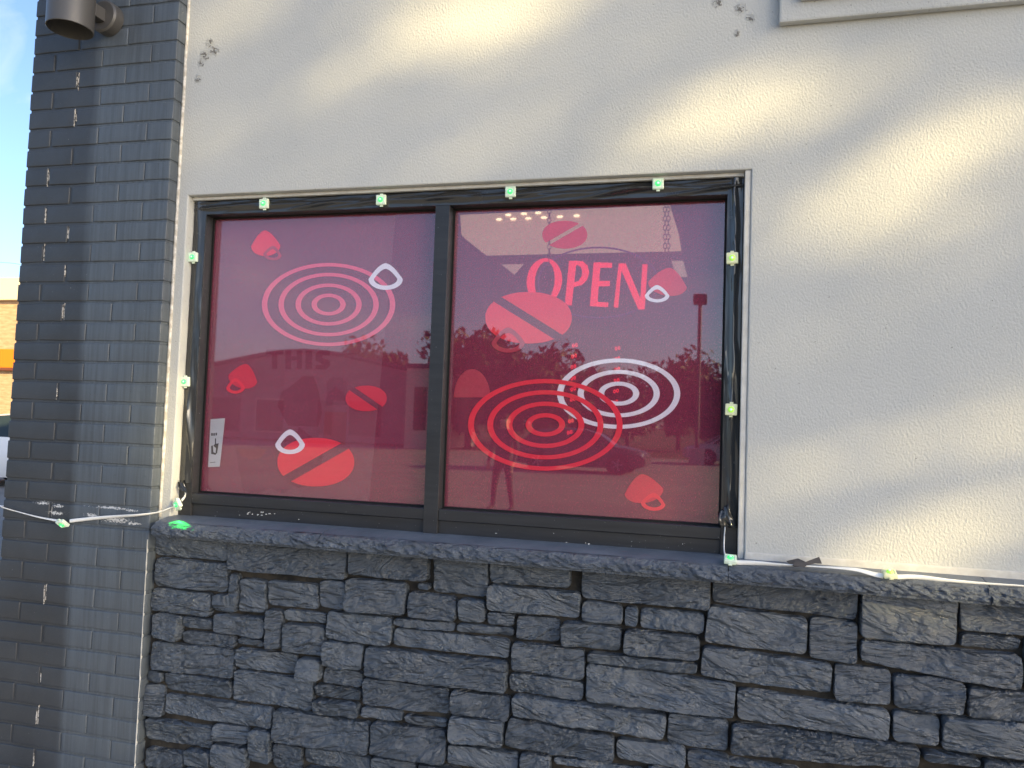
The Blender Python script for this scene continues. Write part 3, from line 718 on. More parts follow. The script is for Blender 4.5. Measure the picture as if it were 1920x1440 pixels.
MB().prism([W(940, 496, OY+.02), W(981, 495, OY+.02), W(964, 515, OY+.02)], (0, .004, 0)).build('ceiling_glow_patch', m_tan, sign)
MB().prism([W(1259, 489, OY+.02), W(1281, 489, OY+.02), W(1289, 519, OY+.02), W(1268, 519, OY+.02)], (0, .004, 0)).build('ceiling_glow_patch', m_tan, sign)
# opening-hours board: two columns of tiny red figures
m_dig = mat('red_figures', (.5, .01, .02), .5, .3, emit=(1, .03, .05), es=1.3)
hy = .14
hours = empty('hours_sign', W(1115, 700, hy), 'two columns of tiny red 00 figures hanging behind the right pane below OPEN', 'sign')
for (a, b) in ((825, 1048), (820, 1112), (816, 1176), (815, 1245), (814, 1310), (812, 1372), (806, 1438), (801, 1502), (794, 1570), (1081, 1065), (1080, 1128), (1079, 1190), (1076, 1258), (1072, 1322), (1067, 1388), (1063, 1462)):
    mb = MB()
    for sx_ in (-9, 9):
        o_ = [W(820+(a+sx_+7.5*math.cos(t_*.5236))/3.2, 320+(b+12*math.sin(t_*.5236)-sx_*.25)/3.2, hy) for t_ in range(12)]
        i_ = [W(820+(a+sx_+3.2*math.cos(t_*.5236))/3.2, 320+(b+7*math.sin(t_*.5236)-sx_*.25)/3.2, hy) for t_ in range(12)]
        mb.ring(o_, i_, (0, .002, 0))
    mb.build('figures', m_dig, hours)
# poster behind the left pane
py_ = .105
m_post = mat('faded_poster', (.86, .80, .80), .8, .2); m_pdk = mat('poster_maroon', (.34, .13, .15), .8, .2); m_ptan = mat('poster_tan', (.88, .48, .30), .8, .2)
m_pgr = mat('poster_grey', (.50, .46, .48), .8, .2); m_pbr = mat('poster_brown', (.40, .24, .20), .8, .2)
pos = tag(MB().prism([W(382, 418, py_), W(742, 404, py_), W(690, 958, py_), W(352, 932, py_)], (0, .001, 0)).build('poster', m_post), 'large pale poster of drinks with the word THIS, faint behind the left pane', 'poster')
def pp(name, pts, m, dy=.0006): return MB().prism([W(a, b, py_-dy) for a, b in pts], (0, .0003, 0)).build(name, m, pos)
def S5(x, y): return (480+x/6, 480+y/6)
this = [[S5(120, 1180), S5(300, 1180), S5(300, 1210), S5(120, 1210)], [S5(180, 1211), S5(212, 1211), S5(212, 1275), S5(180, 1275)]]
ths = MB()
for q in ([(499, 655), (531, 655), (531, 664), (499, 664)], [(510, 664.2), (520, 664.2), (520, 692), (510, 692)],
          [(535, 657), (546, 657), (546, 692), (535, 692)], [(546.3, 668), (556, 668), (556, 676), (546.3, 676)], [(556.3, 657), (566, 657), (566, 692), (556.3, 692)],
          [(573, 657), (585, 657), (585, 692), (573, 692)],
          [(592, 662), (600, 657), (618, 658), (618, 667), (604, 666), (604, 670), (592, 676)], [(592.2, 676.4), (604, 670.4), (618, 676), (619, 686), (610, 693), (592, 692), (592, 684), (606, 684)]):
    ths.prism([W(a, b, py_-.0006) for a, b in q], (0, .0003, 0))
ths.build('word_this', m_pdk, pos)
pp('tumbler_top', [(610, 760), (613, 715), (622, 707), (642, 708), (650, 718), (651, 760)], m_pgr)
pp('tumbler_body', [(609, 772), (651, 773), (647, 834), (606, 833)], m_ptan)
pp('tumbler_band', [(612, 750), (616, 735), (630, 724), (644, 736), (648, 752)], m_pdk, .0009)
pp('iced_drink', [(520, 760), (528, 735), (548, 722), (568, 705), (588, 706), (598, 735), (604, 775), (596, 800), (540, 798)], m_pbr)
pp('drink_cup', [(441, 838), (560, 838), (548, 915), (530, 925), (506, 915), (480, 928), (455, 918)], m_pgr)
pp('drink_cup', [(560, 800), (606, 836), (600, 905), (560, 915), (535, 905)], m_pdk)
pp('scallop', [(444, 842), (500, 842), (490, 858), (472, 862), (455, 856)], m_ptan, .0009)

# ------------------------------------------------------------------ black tape over the frame, with the cord's ridge beneath
def tape(p0, p1, q0, q1, n, m_, name, label, seed, ridge=.007, amp=.005, fy_=FY-.0015, centre=None, wr=.02):
    """strip between edge p0-p1 and edge q0-q1 (x,z)"""
    v = []; f = []
    for i in range(n+1):
        a = i/n
        L0 = Vector(p0).lerp(Vector(p1), a); L1 = Vector(q0).lerp(Vector(q1), a); ln = a*(Vector(p1)-Vector(p0)).length
        for j in range(m_+1):
            b = j/m_; P = L0.lerp(L1, b)
            c_ = .5+wr*8*noise.noise((ln*3.5, seed, 0))+.05*noise.noise((ln*11, seed, 4)); wd = .17+.05*noise.noise((ln*9, seed, 7))
            hgt = ridge*math.exp(-((b-c_)/wd)**2)*(.8+.5*noise.noise((ln*5, 3, seed)))
            fold = amp*max(0, noise.noise((ln*7+b*2.0, b*1.6, seed))-.05)*math.sin(math.pi*b)**.7*1.5+amp*.10*max(0, noise.noise((ln*22-b*4, b*2.2, seed+3))-.15)*math.sin(math.pi*b)
            edge_ = .0022*max(0, noise.noise((ln*11, seed, b*3)))*(1 if j in (0, m_) else 0)
            eo = .0018*noise.noise((ln*20, seed+b, 2)) if j in (0, m_) else 0
            v.append((P.x+(eo if abs(p1[0]-p0[0]) < .2 else 0), fy_-hgt-fold-edge_, P.y+(eo if abs(p1[0]-p0[0]) >= .2 else 0)))
    for i in range(n):
        for j in range(m_): f.append((i*(m_+1)+j, (i+1)*(m_+1)+j, (i+1)*(m_+1)+j+1, i*(m_+1)+j+1))
    nv = len(v); back = [(x, fy_+.0008, z) for (x, y, z) in v]; 
    rim = [j for j in range(m_+1)]+[i*(m_+1)+m_ for i in range(1, n+1)]+[n*(m_+1)+j for j in range(m_-1, -1, -1)]+[i*(m_+1) for i in range(n-1, 0, -1)]
    v += [back[q] for q in rim]; r_ = len(rim)
    for i in range(r_): f.append((rim[i], nv+i, nv+(i+1) % r_, rim[(i+1) % r_]))
    return tag(MB().add(v, f).build(name, m_tape, smooth=50), label, 'tape')
tape((xo0+.006, zt1-.002), (xo1-.004, zt1-.002), (xo0+.004, zt0+.001), (xo1-.004, zt0+.001), 240, 22, 'black_tape', 'wrinkled glossy black tape running along the top of the window frame', 3, .007, .018)
tape((xo0+.001, W(340, 905, FY).z), (xo0+.001, zt1-.001), (xi0-.001, W(340, 905, FY).z), (xi0-.001, zt1-.001), 150, 12, 'black_tape', 'glossy black tape down the left side of the window frame', 8, .006, .009, FY-.0022, wr=.01)
tape((xi1+.0005, W(1370, 985, FY).z), (xi1+.0005, zt1-.001), (xo1-.001, W(1370, 985, FY).z), (xo1-.001, zt1-.001), 170, 14, 'black_tape', 'glossy black tape with a long vertical crease down the right side of the window frame', 15, .011, .009, FY-.0028, wr=.012)

# ------------------------------------------------------------------ LED string
m_cord = mat('white_flat_cord', (.84, .84, .82), .4, .5); k = N(m_cord); k.bump(k.noise(80, 3), .2, .002)
m_body = mat('milky_green_plastic', (.72, .77, .66), .35, .5, emit=(.35, 1, .45), es=.02); m_bodyy = mat('milky_yellow_plastic', (.75, .74, .52), .35, .5, emit=(.7, 1, .3), es=.015)
m_led = mat('green_lens', (.1, .7, .2), .2, .5, emit=(.06, 1, .22), es=.22); m_ledy = mat('yellow_green_lens', (.4, .7, .1), .2, .5, emit=(.45, 1, .12), es=.14)
m_core = mat('lens_core', (.5, .9, .5), .2, .5, emit=(.3, 1, .45), es=.35)
lights = empty('led_string', W(720, 376, FY), 'white cord of square green LED lamps taped round the window frame and across the pillar', 'string lights')
HALF = .0165
def module(pos, normal, roll, yellow=False, label=None, core=True, s=1.0):
    nrm = Vector(normal).normalized(); up = Vector((0, 0, 1)) if abs(nrm.z) < .95 else Vector((0, 1, 0))
    ax = up.cross(nrm).normalized(); uy = nrm.cross(ax); ca, sa = math.cos(roll), math.sin(roll); ax, uy = ax*ca+uy*sa, -ax*sa+uy*ca
    M = Matrix(((ax.x, uy.x, nrm.x, pos[0]), (ax.y, uy.y, nrm.y, pos[1]), (ax.z, uy.z, nrm.z, pos[2]), (0, 0, 0, 1)))
    def tr(mb):
        mb.v = [tuple(M @ (Vector(q)*s)) for q in mb.v]; return mb
    b = MB().box(-HALF, HALF, -HALF, HALF, 0, .0115, .0032).box(-.005, .005, HALF, HALF+.005, .001, .006, .001).box(-.005, .005, -HALF-.005, -HALF, .001, .006, .001)
    b.ring([(-.0135, -.0135, .0113), (.0135, -.0135, .0113), (.0135, .0135, .0113), (-.0135, .0135, .0113)], [(-.0115, -.0115, .0113), (.0115, -.0115, .0113), (.0115, .0115, .0113), (-.0115, .0115, .0113)], (0, 0, .0012))
    o = tr(b).build('led_lamp', m_bodyy if yellow else m_body, lights, smooth=30)
    if label: o['label'] = label
    l_ = MB().lathe((0, 0, .0114), [(.0088, 0), (.0084, .002), (.0066, .0042), (.0036, .0056), (.0003, .006)], 20)
    tr(l_).build('lens', m_ledy if yellow else m_led, o, smooth=True, keep=False)
    cb = MB().lathe((0, 0, .0171), [(.0036, -.0004), (.0032, .0004), (.0018, .0010), (.0003, .0012)], 12)
    tr(cb).build('lens_core', m_core, o, smooth=True, keep=False)
ty = FY-.007
def fixkids():
    for o in list(lights.children):
        for ch in o.children: ch.matrix_parent_inverse = Matrix.Identity(4)
for (px, py, rl, yl) in ((497, 383, .06, False), (716, 376, .03, False), (958, 361, .02, False), (1234, 346, .02, False), (364, 483, .02, False), (349, 716, .04, False)):
    module(W(px, py, ty), (0.05, -1, 0), rl, yl)
module(W(1373, 485, FY-.010), (-.05, -1, 0), .03, True, 'yellow-green lamp high on the right tape')
module(W(1371, 768, FY-.010), (-.05, -1, 0), -.03, True, 'yellowish lamp lower on the right tape')
MODL = W(336, 945, -.004); module(MODL, (-.35, -1, -.15), .62, False, 'tilted green lamp at the lower left corner of the window', s=1.0)
module(W(1369, 1052, -.055), (.05, -.55, 1), -.1, False, 'lamp lying on the ledge below the right tape')
module(W(1668, 1080, -.068), (-.05, -.35, 1), .15, True, 'yellowish lamp lying on the ledge against the stucco')
module(W(119, 979, PF-.006), (.1, -.75, -.85), .3, False, 'lamp hanging on the cord across the brick pillar')
def smoothpts(P, n=14):
    out = []; P = [Vector(p) for p in P]
    for i in range(len(P)-1):
        p0 = P[max(i-1, 0)]; p1 = P[i]; p2 = P[i+1]; p3 = P[min(i+2, len(P)-1)]
        for j in range(n):
            t_ = j/n; out.append(.5*((2*p1)+(p2-p0)*t_+(2*p0-5*p1+4*p2-p3)*t_*t_+(3*p1-p0-3*p2+p3)*t_**3))
    out.append(P[-1]); return out
def cord(P, twist=.05, r=.0062): MB().tube(smoothpts(P), r, 8, .34, twist).build('cord', m_cord, lights, smooth=True)
pl = PF-.009
cord([(PX0-.03, .25, 1.24), (PX0-.012, PF+.05, 1.237), W(2, 950, pl), W(35, 960, pl), W(75, 970, pl), W(108, 976, pl)], .03, .0055)
cord([W(131, 977, pl), W(165, 973, pl), W(210, 969, pl-.004), W(255, 966, pl-.01), W(295, 961, -.03), W(318, 953, -.012), W(328, 949, -.008)], .02, .0060)
cord([W(341, 938, -.008), W(347, 930, .016), W(347, 920, .026), W(342, 905, .032)], .0, .0055)
cord([W(1360, 1045, -.05), W(1357.5, 1030, -.01), W(1358, 1008, .022), W(1360, 985, .032), W(1366, 950, .034)], .0, .0055)
cord([W(1381, 1055, -.058), W(1420, 1056, -.058), W(1460, 1059, -.060), W(1500, 1061, -.062), W(1560, 1064, -.062), W(1605, 1068, -.064), W(1640, 1077, -.070), W(1656, 1080, -.070)], .03, .0068)
cord([W(1682, 1082, -.070), W(1720, 1082, -.066), W(1780, 1089, -.064), W(1850, 1095, -.060), W(1930, 1100, -.058), W(2010, 1108, -.056), (1.2, -.055, ST+.002), (1.74, -.055, ST+.002)], .02, .0064)
# green beam of the tilted lamp on the ledge
gl = bpy.data.lights.new('green_beam', 'SPOT'); gl.energy = .28; gl.color = (.03, 1, .12); gl.spot_size = R(62); gl.spot_blend = .25; gl.shadow_soft_size = .003
go = bpy.data.objects.new('green_beam', gl); C.objects.link(go); go.parent = lights; go.matrix_parent_inverse = Matrix.Translation(-lights.location)
gp = W(333, 951, -.030); go.location = gp; go.rotation_euler = (W(328, 971, -.07)-gp).to_track_quat('-Z', 'Y').to_euler()
# scrap of tape holding the cord on the ledge, and loose tape ends
def scrap(pts, y0, y1, name, label, seed, lift=.006):
    """crumpled quad of tape spanned by four points"""
    a, b, c_, d_ = [Vector(p) for p in pts]; n, m_ = 22, 10; v = []; f = []
    nr = (b-a).cross(d_-a).normalized()
    if nr.y > 0: nr = -nr
    for i in range(n+1):
        for j in range(m_+1):
            u, q = i/n, j/m_; P = a.lerp(b, u).lerp(d_.lerp(c_, u), q)
            P = P+nr*(lift*(noise.noise((u*3.2, q*2.2, seed))+.3*noise.noise((u*8, q*7, seed)))+lift*.6*math.sin(math.pi*q)); v.append(P)
    for i in range(n):
        for j in range(m_): f.append((i*(m_+1)+j, (i+1)*(m_+1)+j, (i+1)*(m_+1)+j+1, i*(m_+1)+j+1))
    o = MB().add(v, f).build(name, m_tape, smooth=True)
    md = o.modifiers.new('thickness', 'SOLIDIFY'); md.thickness = .0006
    return tag(o, label, 'tape')
m_tapeback = mat('dusty_tape_back', (.075, .066, .060), .5, .4)
bt = MB()
def wing(pts, yo):
    bt.prism([W(a, b, c) for a, b, c in pts], (0, -.0012, .0004))
wing([(1474, 1052, -.048), (1496, 1047, -.045), (1514, 1055, -.058), (1512, 1062, -.068), (1490, 1063, -.072), (1480, 1058, -.062)], 0)
wing([(1509, 1054, -.060), (1536, 1044, -.040), (1541, 1057, -.054), (1528, 1056.5, -.057), (1512, 1061, -.066)], .001)
wing([(1492, 1051, -.066), (1516, 1056, -.070), (1508, 1064, -.076), (1486, 1060, -.074)], .002)
bt = bt.build('tape_scrap', m_tapeback); tag(bt, 'twisted brownish scrap of black tape holding the cord on the ledge', 'tape')
scrap([W(1349, 962, .028), W(1366, 940, .024), W(1381, 991, .018), W(1350, 986, .018)], 0, 0, 'tape_scrap', 'crumpled shiny loose tape end at the foot of the right tape', 5, .012)
scrap([W(334, 903, .030), W(344, 900, .028), W(352, 926, .014), W(338, 918, .016)], 0, 0, 'tape_scrap', 'curled grey tape end above the corner lamp at lower left', 9, .007)

# ------------------------------------------------------------------ wall lamp on the pillar
m_lamp = mat('bronze_grey_lamp_paint', (.085, .082, .080), .42, .5, .2); k = N(m_lamp); k.bump(k.noise(300, 2), .08, .001)
m_lens_ = mat('lamp_reflector', (.10, .10, .10), .3, .5)
lx = -.185; lc = W(131, 56, lx); LR = .0715
lamp = empty('wall_lamp', (lc.x, PF, lc.z+.1), 'dark cylindrical downlight bracketed to the top of the brick pillar', 'wall lamp')
MB().lathe((lc.x, lx, lc.z), [(LR-.003, .30), (LR-.003, .004), (LR-.0018, 0), (LR, .0015), (LR, .33), (LR-.006, .338), (.001, .338)], 64).build('shade', m_lamp, lamp, smooth=40)
MB().lathe((lc.x, lx, lc.z), [(LR-.0032, .075), (.050, .080), (.030, .11), (.001, .115)], 40).build('reflector', m_lens_, lamp, smooth=40)
MB().box(lc.x+.005, lc.x+.045, lx+.055, PF-.03, lc.z+.075, lc.z+.12, .004).build('arm', m_lamp, lamp)
MB().lathe((lc.x+.03, 0, lc.z+.10), [(.001, PF-.042), (.050, PF-.042), (.056, PF-.036), (.056, PF-.001)], 40, 'y').build('mount', m_lamp, lamp, smooth=40)

# ------------------------------------------------------------------ neighbouring shop, far left
NYB = 19.0
m_nb = mat('tan_brick', (.46, .31, .19), .9, .2); k = N(m_nb)
k.col(k.mix(k.ramp(k.noise(1, 3, .6, (3, 3, 12)), .35, .65), (.40, .25, .145), (.52, .36, .23)))
m_cream = mat('cream_coping', (.68, .58, .42), .8, .2); m_orange = mat('orange_band', (.80, .20, .012), .7, .3)
nzt = W(15, 522, NYB).z; nz1 = W(15, 564, NYB).z; nz2 = W(15, 655, NYB).z; nz3 = W(15, 690, NYB).z
nxr = W(60, 600, NYB).x+.8; nxl = nxr-22
nb = empty('neighbouring_shop', (nxr-11, NYB, 0), 'sunlit tan brick shop with cream coping and an orange band, far left behind the pillar', 'building')
MB().box(nxl, nxr, NYB, NYB+14, 0, nz1).build('brick_wall', m_nb, nb)
MB().box(nxl-.15, nxr+.15, NYB-.18, NYB+14.15, nz1+.002, nzt, .03).build('coping', m_cream, nb)
MB().box(nxl-.1, nxr+.1, NYB-.12, NYB-.002, nz3, nz2, .02).build('orange_band', m_orange, nb)
MB().box(nxl-.1, nxr+.1, NYB-.16, NYB-.003, nz3-.10, nz3-.003, .02).build('lower_rail', mat('maroon_rail', (.16, .05, .03), .7, .3), nb)  # dark maroon rail just below the orange band
m_dglass = mat('shop_glass', (.02, .03, .035), .06, .6)
for i in range(4):
    a0 = nxl+1.5+i*3.4; fr_ = MB().box(a0, a0+2.2, NYB-.04, NYB-.004, .5, nz3-.35, .01).build('shop_window', m_cream, nb)
    MB().box(a0+.08, a0+2.12, NYB-.048, NYB-.041, .58, nz3-.43).build('pane', m_dglass, fr_, keep=False)
# overhead wire
tag(MB().tube(smoothpts([W(-200, 486, 40), W(0, 492, 40), W(60, 497, 40), W(260, 500, 40)], 6), .012, 5).build('power_line', mat('wire', (.05, .05, .05), .6, .3)), 'thin overhead wire crossing the pale sky above the far shop', 'wire')

# ------------------------------------------------------------------ cars
m_rub = mat('tyre_rubber', (.015, .015, .015), .8, .2); m_rim = mat('alloy', (.45, .45, .46), .3, .5, .8); m_head = mat('headlamp_glass', (.6, .62, .65), .1, .6); m_tail = mat('tail_lamp', (.35, .01, .01), .2, .6)
m_dark = mat('dark_plastic', (.02, .02, .02), .6, .3)
def car(name, label, loc, rz, paint):
    root = empty(name, loc, label, 'car', 'cars parked round the lot')
    T = Matrix.Translation(Vector(loc)) @ Matrix.Rotation(rz, 4, 'Z')
    def fin(mb, nm, m, par=None, smooth=35):
        o = mb.build(nm, m, root if par is None else par, smooth=smooth, keep=False); return o
    # body loft along x: stations (x, half width, z low, z shoulder, z top, half width top)
    st = [(-2.28, .70, .34, .62, .80, .62), (-2.20, .82, .27, .70, .93, .74), (-1.9, .88, .22, .78, .98, .80), (-1.2, .91, .20, .80, .98, .82), (0, .92, .19, .80, .97, .82), (1.0, .91, .20, .78, .94, .80), (1.6, .90, .21, .74, .88, .76), (2.1, .84, .24, .64, .76, .68), (2.26, .72, .32, .56, .66, .58)]
    v = []; f = []
    for x, hw, zl, zs, zt, ht in st: v += [(x, -hw*.93, zl), (x, -hw, zl+.16), (x, -hw, zs), (x, -ht, zt), (x, -ht*.5, zt+.03), (x, ht*.5, zt+.03), (x, ht, zt), (x, hw, zs), (x, hw, zl+.16), (x, hw*.93, zl)]
    n = 10
    for i in range(len(st)-1):
        for j in range(n): f.append((i*n+j, i*n+(j+1) % n, (i+1)*n+(j+1) % n, (i+1)*n+j))
    f.append(tuple(range(n))); f.append(tuple((len(st)-1)*n+j for j in range(n-1, -1, -1)))
    body = fin(MB().add(v, f), 'body', paint)
    st2 = [(-2.0, .72, .97, .70, 1.00), (-1.55, .76, .98, .62, 1.36), (-.6, .78, .99, .60, 1.47), (.2, .78, .98, .59, 1.45), (.75, .77, .97, .58, 1.28), (1.25, .74, .93, .66, .95)]
    v = []; f = []
    for x, hb, zb_, ht, zt in st2: v += [(x, -hb, zb_-.03), (x, -ht, zt-.03), (x, -ht*.6, zt), (x, ht*.6, zt), (x, ht, zt-.03), (x, hb, zb_-.03)]
    for i in range(len(st2)-1):
        for j in range(5): f.append((i*6+j, i*6+j+1, i*6+7+j, i*6+6+j))
    fin(MB().add(v, f), 'glasshouse', m_dglass)
    rf = MB(); v = []; f = []
    for x, hb, zb_, ht, zt in st2[1:5]: v += [(x, -ht-.012, zt-.035), (x, -ht*.6, zt+.012), (x, ht*.6, zt+.012), (x, ht+.012, zt-.035)]
    for i in range(3):
        for j in range(3): f.append((i*4+j, i*4+j+1, i*4+5+j, i*4+4+j))
    v = v[:12]; f = f[:6]
    fin(MB().add(v, f), 'roof', paint)
    for s_ in (-1, 1):
        for px_ in (-.55, .28): fin(MB().tube([(px_-.02, s_*.79, .95), (px_, s_*.605, 1.43)], .025, 6), 'pillar', paint)
        fin(MB().tube([(1.22, s_*.74, .94), (.72, s_*.585, 1.27), (.2, s_*.60, 1.44)], .03, 6), 'pillar', paint); fin(MB().tube([(-1.95, s_*.72, .98), (-1.55, s_*.62, 1.35)], .04, 6), 'pillar', paint)
        fin(MB().box(1.98, 2.2, s_*.66-.12, s_*.66+.12, .60, .70, .03), 'headlight', m_head); fin(MB().box(-2.27, -2.15, s_*.66-.11, s_*.66+.11, .70, .86, .03), 'tail_light', m_tail)
        fin(MB().box(.78, .92, s_*.95-.09, s_*.95+.09, .93, 1.04, .03), 'mirror', paint)
        for wx in (-1.35, 1.38):
            arch = fin(MB().lathe((wx, s_*.80, .34), [(.001, s_*.115), (.385, s_*.122), (.385, -s_*.1)], 24, 'y'), 'wheel_arch', m_dark)
            wh = fin(MB().lathe((wx, s_*.82, .325), [(.20, s_*.115), (.30, s_*.12), (.325, s_*.09), (.325, -s_*.09), (.2, -s_*.1)], 28, 'y'), 'wheel', m_rub)
            rim = MB().lathe((wx, s_*.82, .325), [(.205, s_*.117), (.195, s_*.10), (.19, s_*.07), (.001, s_*.06)], 24, 'y')
            for q in range(5):
                a_ = 2*math.pi*q/5; d_ = Vector((math.cos(a_), 0, math.sin(a_))); c0 = Vector((wx, s_*.925, .325)); rim.tube([c0+d_*.02, c0+d_*.195], .022, 6)
            fin(rim, 'rim', m_rim, wh)
    root.rotation_euler = (0, 0, rz); return root
def paintm(nm, c_): return mat(nm, c_, .25, .6)
g0 = W(-38, 912, 6.0); dcar = (g0-CP); dcar = CP+dcar*(1.6/(1.6-g0.z)); dcar.z = 0
car('parked_car', 'white car half hidden behind the brick pillar at the far left edge', (dcar.x+1.25*math.cos(R(20))-.3, dcar.y+1.25*math.sin(R(20))+.75, -.008), R(20), paintm('white_car_paint', (.78, .78, .78)))
car('parked_car', 'dark grey car standing in the lot opposite the window, reflected in the right pane', (-4.2, -24.0, -.008), R(4), paintm('grey_car_paint', (.06, .06, .065)))
car('parked_car', 'silver car standing at the far side of the lot, reflected by the right jamb', (1.2, -34, -.008), R(170), paintm('silver_car_paint', (.4, .4, .41)))

# ------------------------------------------------------------------ across the lot: what the glass reflects
def mirror(px, py, d):
    p = W(px, py, .08+d); return Vector((p.x, .08-d, p.z))
m_far = mat('far_shop_wall', (.16, .12, .11), .9, .2); k = N(m_far); k.col(k.mix(k.ramp(k.noise(1, 4, .6, (.5, .5, 3)), .3, .7), (.26, .22, .21), (.36, .31, .28)))
m_farroof = mat('far_roof', (.09, .085, .085), .8, .2); m_farpale = mat('far_pale_wall', (.62, .52, .42), .9, .2)
DD = 42
a = mirror(385, 694, DD); b = mirror(770, 725, DD); top = mirror(570, 680, DD)
fs = empty('opposite_shop', ((a.x+b.x)/2, -DD, 0), 'long low shop with a round turret across the lot, reflected in the left pane', 'building')
x0, x1 = a.x-8, b.x
v = []; n = 24
for i in range(n+1):
    q = i/n; x = x0+(x1-x0)*q; u = (x-top.x)/((x1-x0)/2); v.append((x, -DD, a.z-.2+(top.z-a.z+.9)*math.exp(-(u*1.7)**2)))
poly = [(x0, -DD, 0)]+v+[(x1, -DD, 0)]
MB().prism(poly, (0, -12, 0)).build('wall', m_far, fs)
MB().tube([Vector(p)+Vector((0, .1, .05)) for p in v], .16, 6).build('eaves', m_farroof, fs)
tl, tr_ = mirror(516, 662, DD), mirror(622, 662, DD)
MB().lathe(((tl.x+tr_.x)/2, -DD-1.5, 0), [((tr_.x-tl.x)/2, 0), ((tr_.x-tl.x)/2, tl.z-.1), ((tr_.x-tl.x)/2+.15, tl.z), (.001, tl.z+.15)], 32).build('turret', m_far, fs, smooth=30)
for i in range(6):
    xx = x0+3+i*(x1-x0-6)/5; f_ = MB().box(xx-1.1, xx+1.1, -DD+.02, -DD+.08, .4, 2.6).build('window', m_farpale if i % 3 == 0 else m_farroof, fs)
    MB().box(xx-1, xx+1, -DD+.081, -DD+.1, .5, 2.5).build('pane', m_dglass, f_, keep=False)
c0, c1 = mirror(762, 690, 36), mirror(812, 690, 36)
pb = empty('pale_block', ((c0.x+c1.x)/2, -36, 0), 'pale boxy building across the lot, reflected beside the mullion', 'building')
MB().box(c0.x, c1.x, -44, -36, 0, c0.z).build('wall', m_farpale, pb); MB().box(c0.x-.1, c1.x+.1, -44.1, -35.9, c0.z+.002, c0.z+.25).build('coping', m_farroof, pb)
for i in range(3): MB().box(c0.x+.5+i*1.2, c0.x+1.2+i*1.2, -35.99, -35.95, 1, c0.z-1).build('window', m_dglass, pb)
# tall lot lamp seen in the right pane
pt = mirror(1313, 560, 33)
po = empty('lot_lamp', (pt.x, pt.y, 0), 'tall dark lamp post across the lot, reflected near the right jamb', 'lamp post')
m_post_ = mat('dark_post', (.04, .035, .035), .5, .4)
MB().tube([(pt.x, pt.y, 0), (pt.x, pt.y, pt.z-.2)], .085, 12).build('post', m_post_, po, smooth=40); MB().box(pt.x-.3, pt.x+.3, pt.y-.3, pt.y+.45, pt.z-.25, pt.z+.15, .04).build('lamp_head', m_post_, po)
MB().lathe((pt.x, pt.y, 0), [(.35, 0), (.35, .7), (.001, .75)], 24).build('footing', m_conc, po)

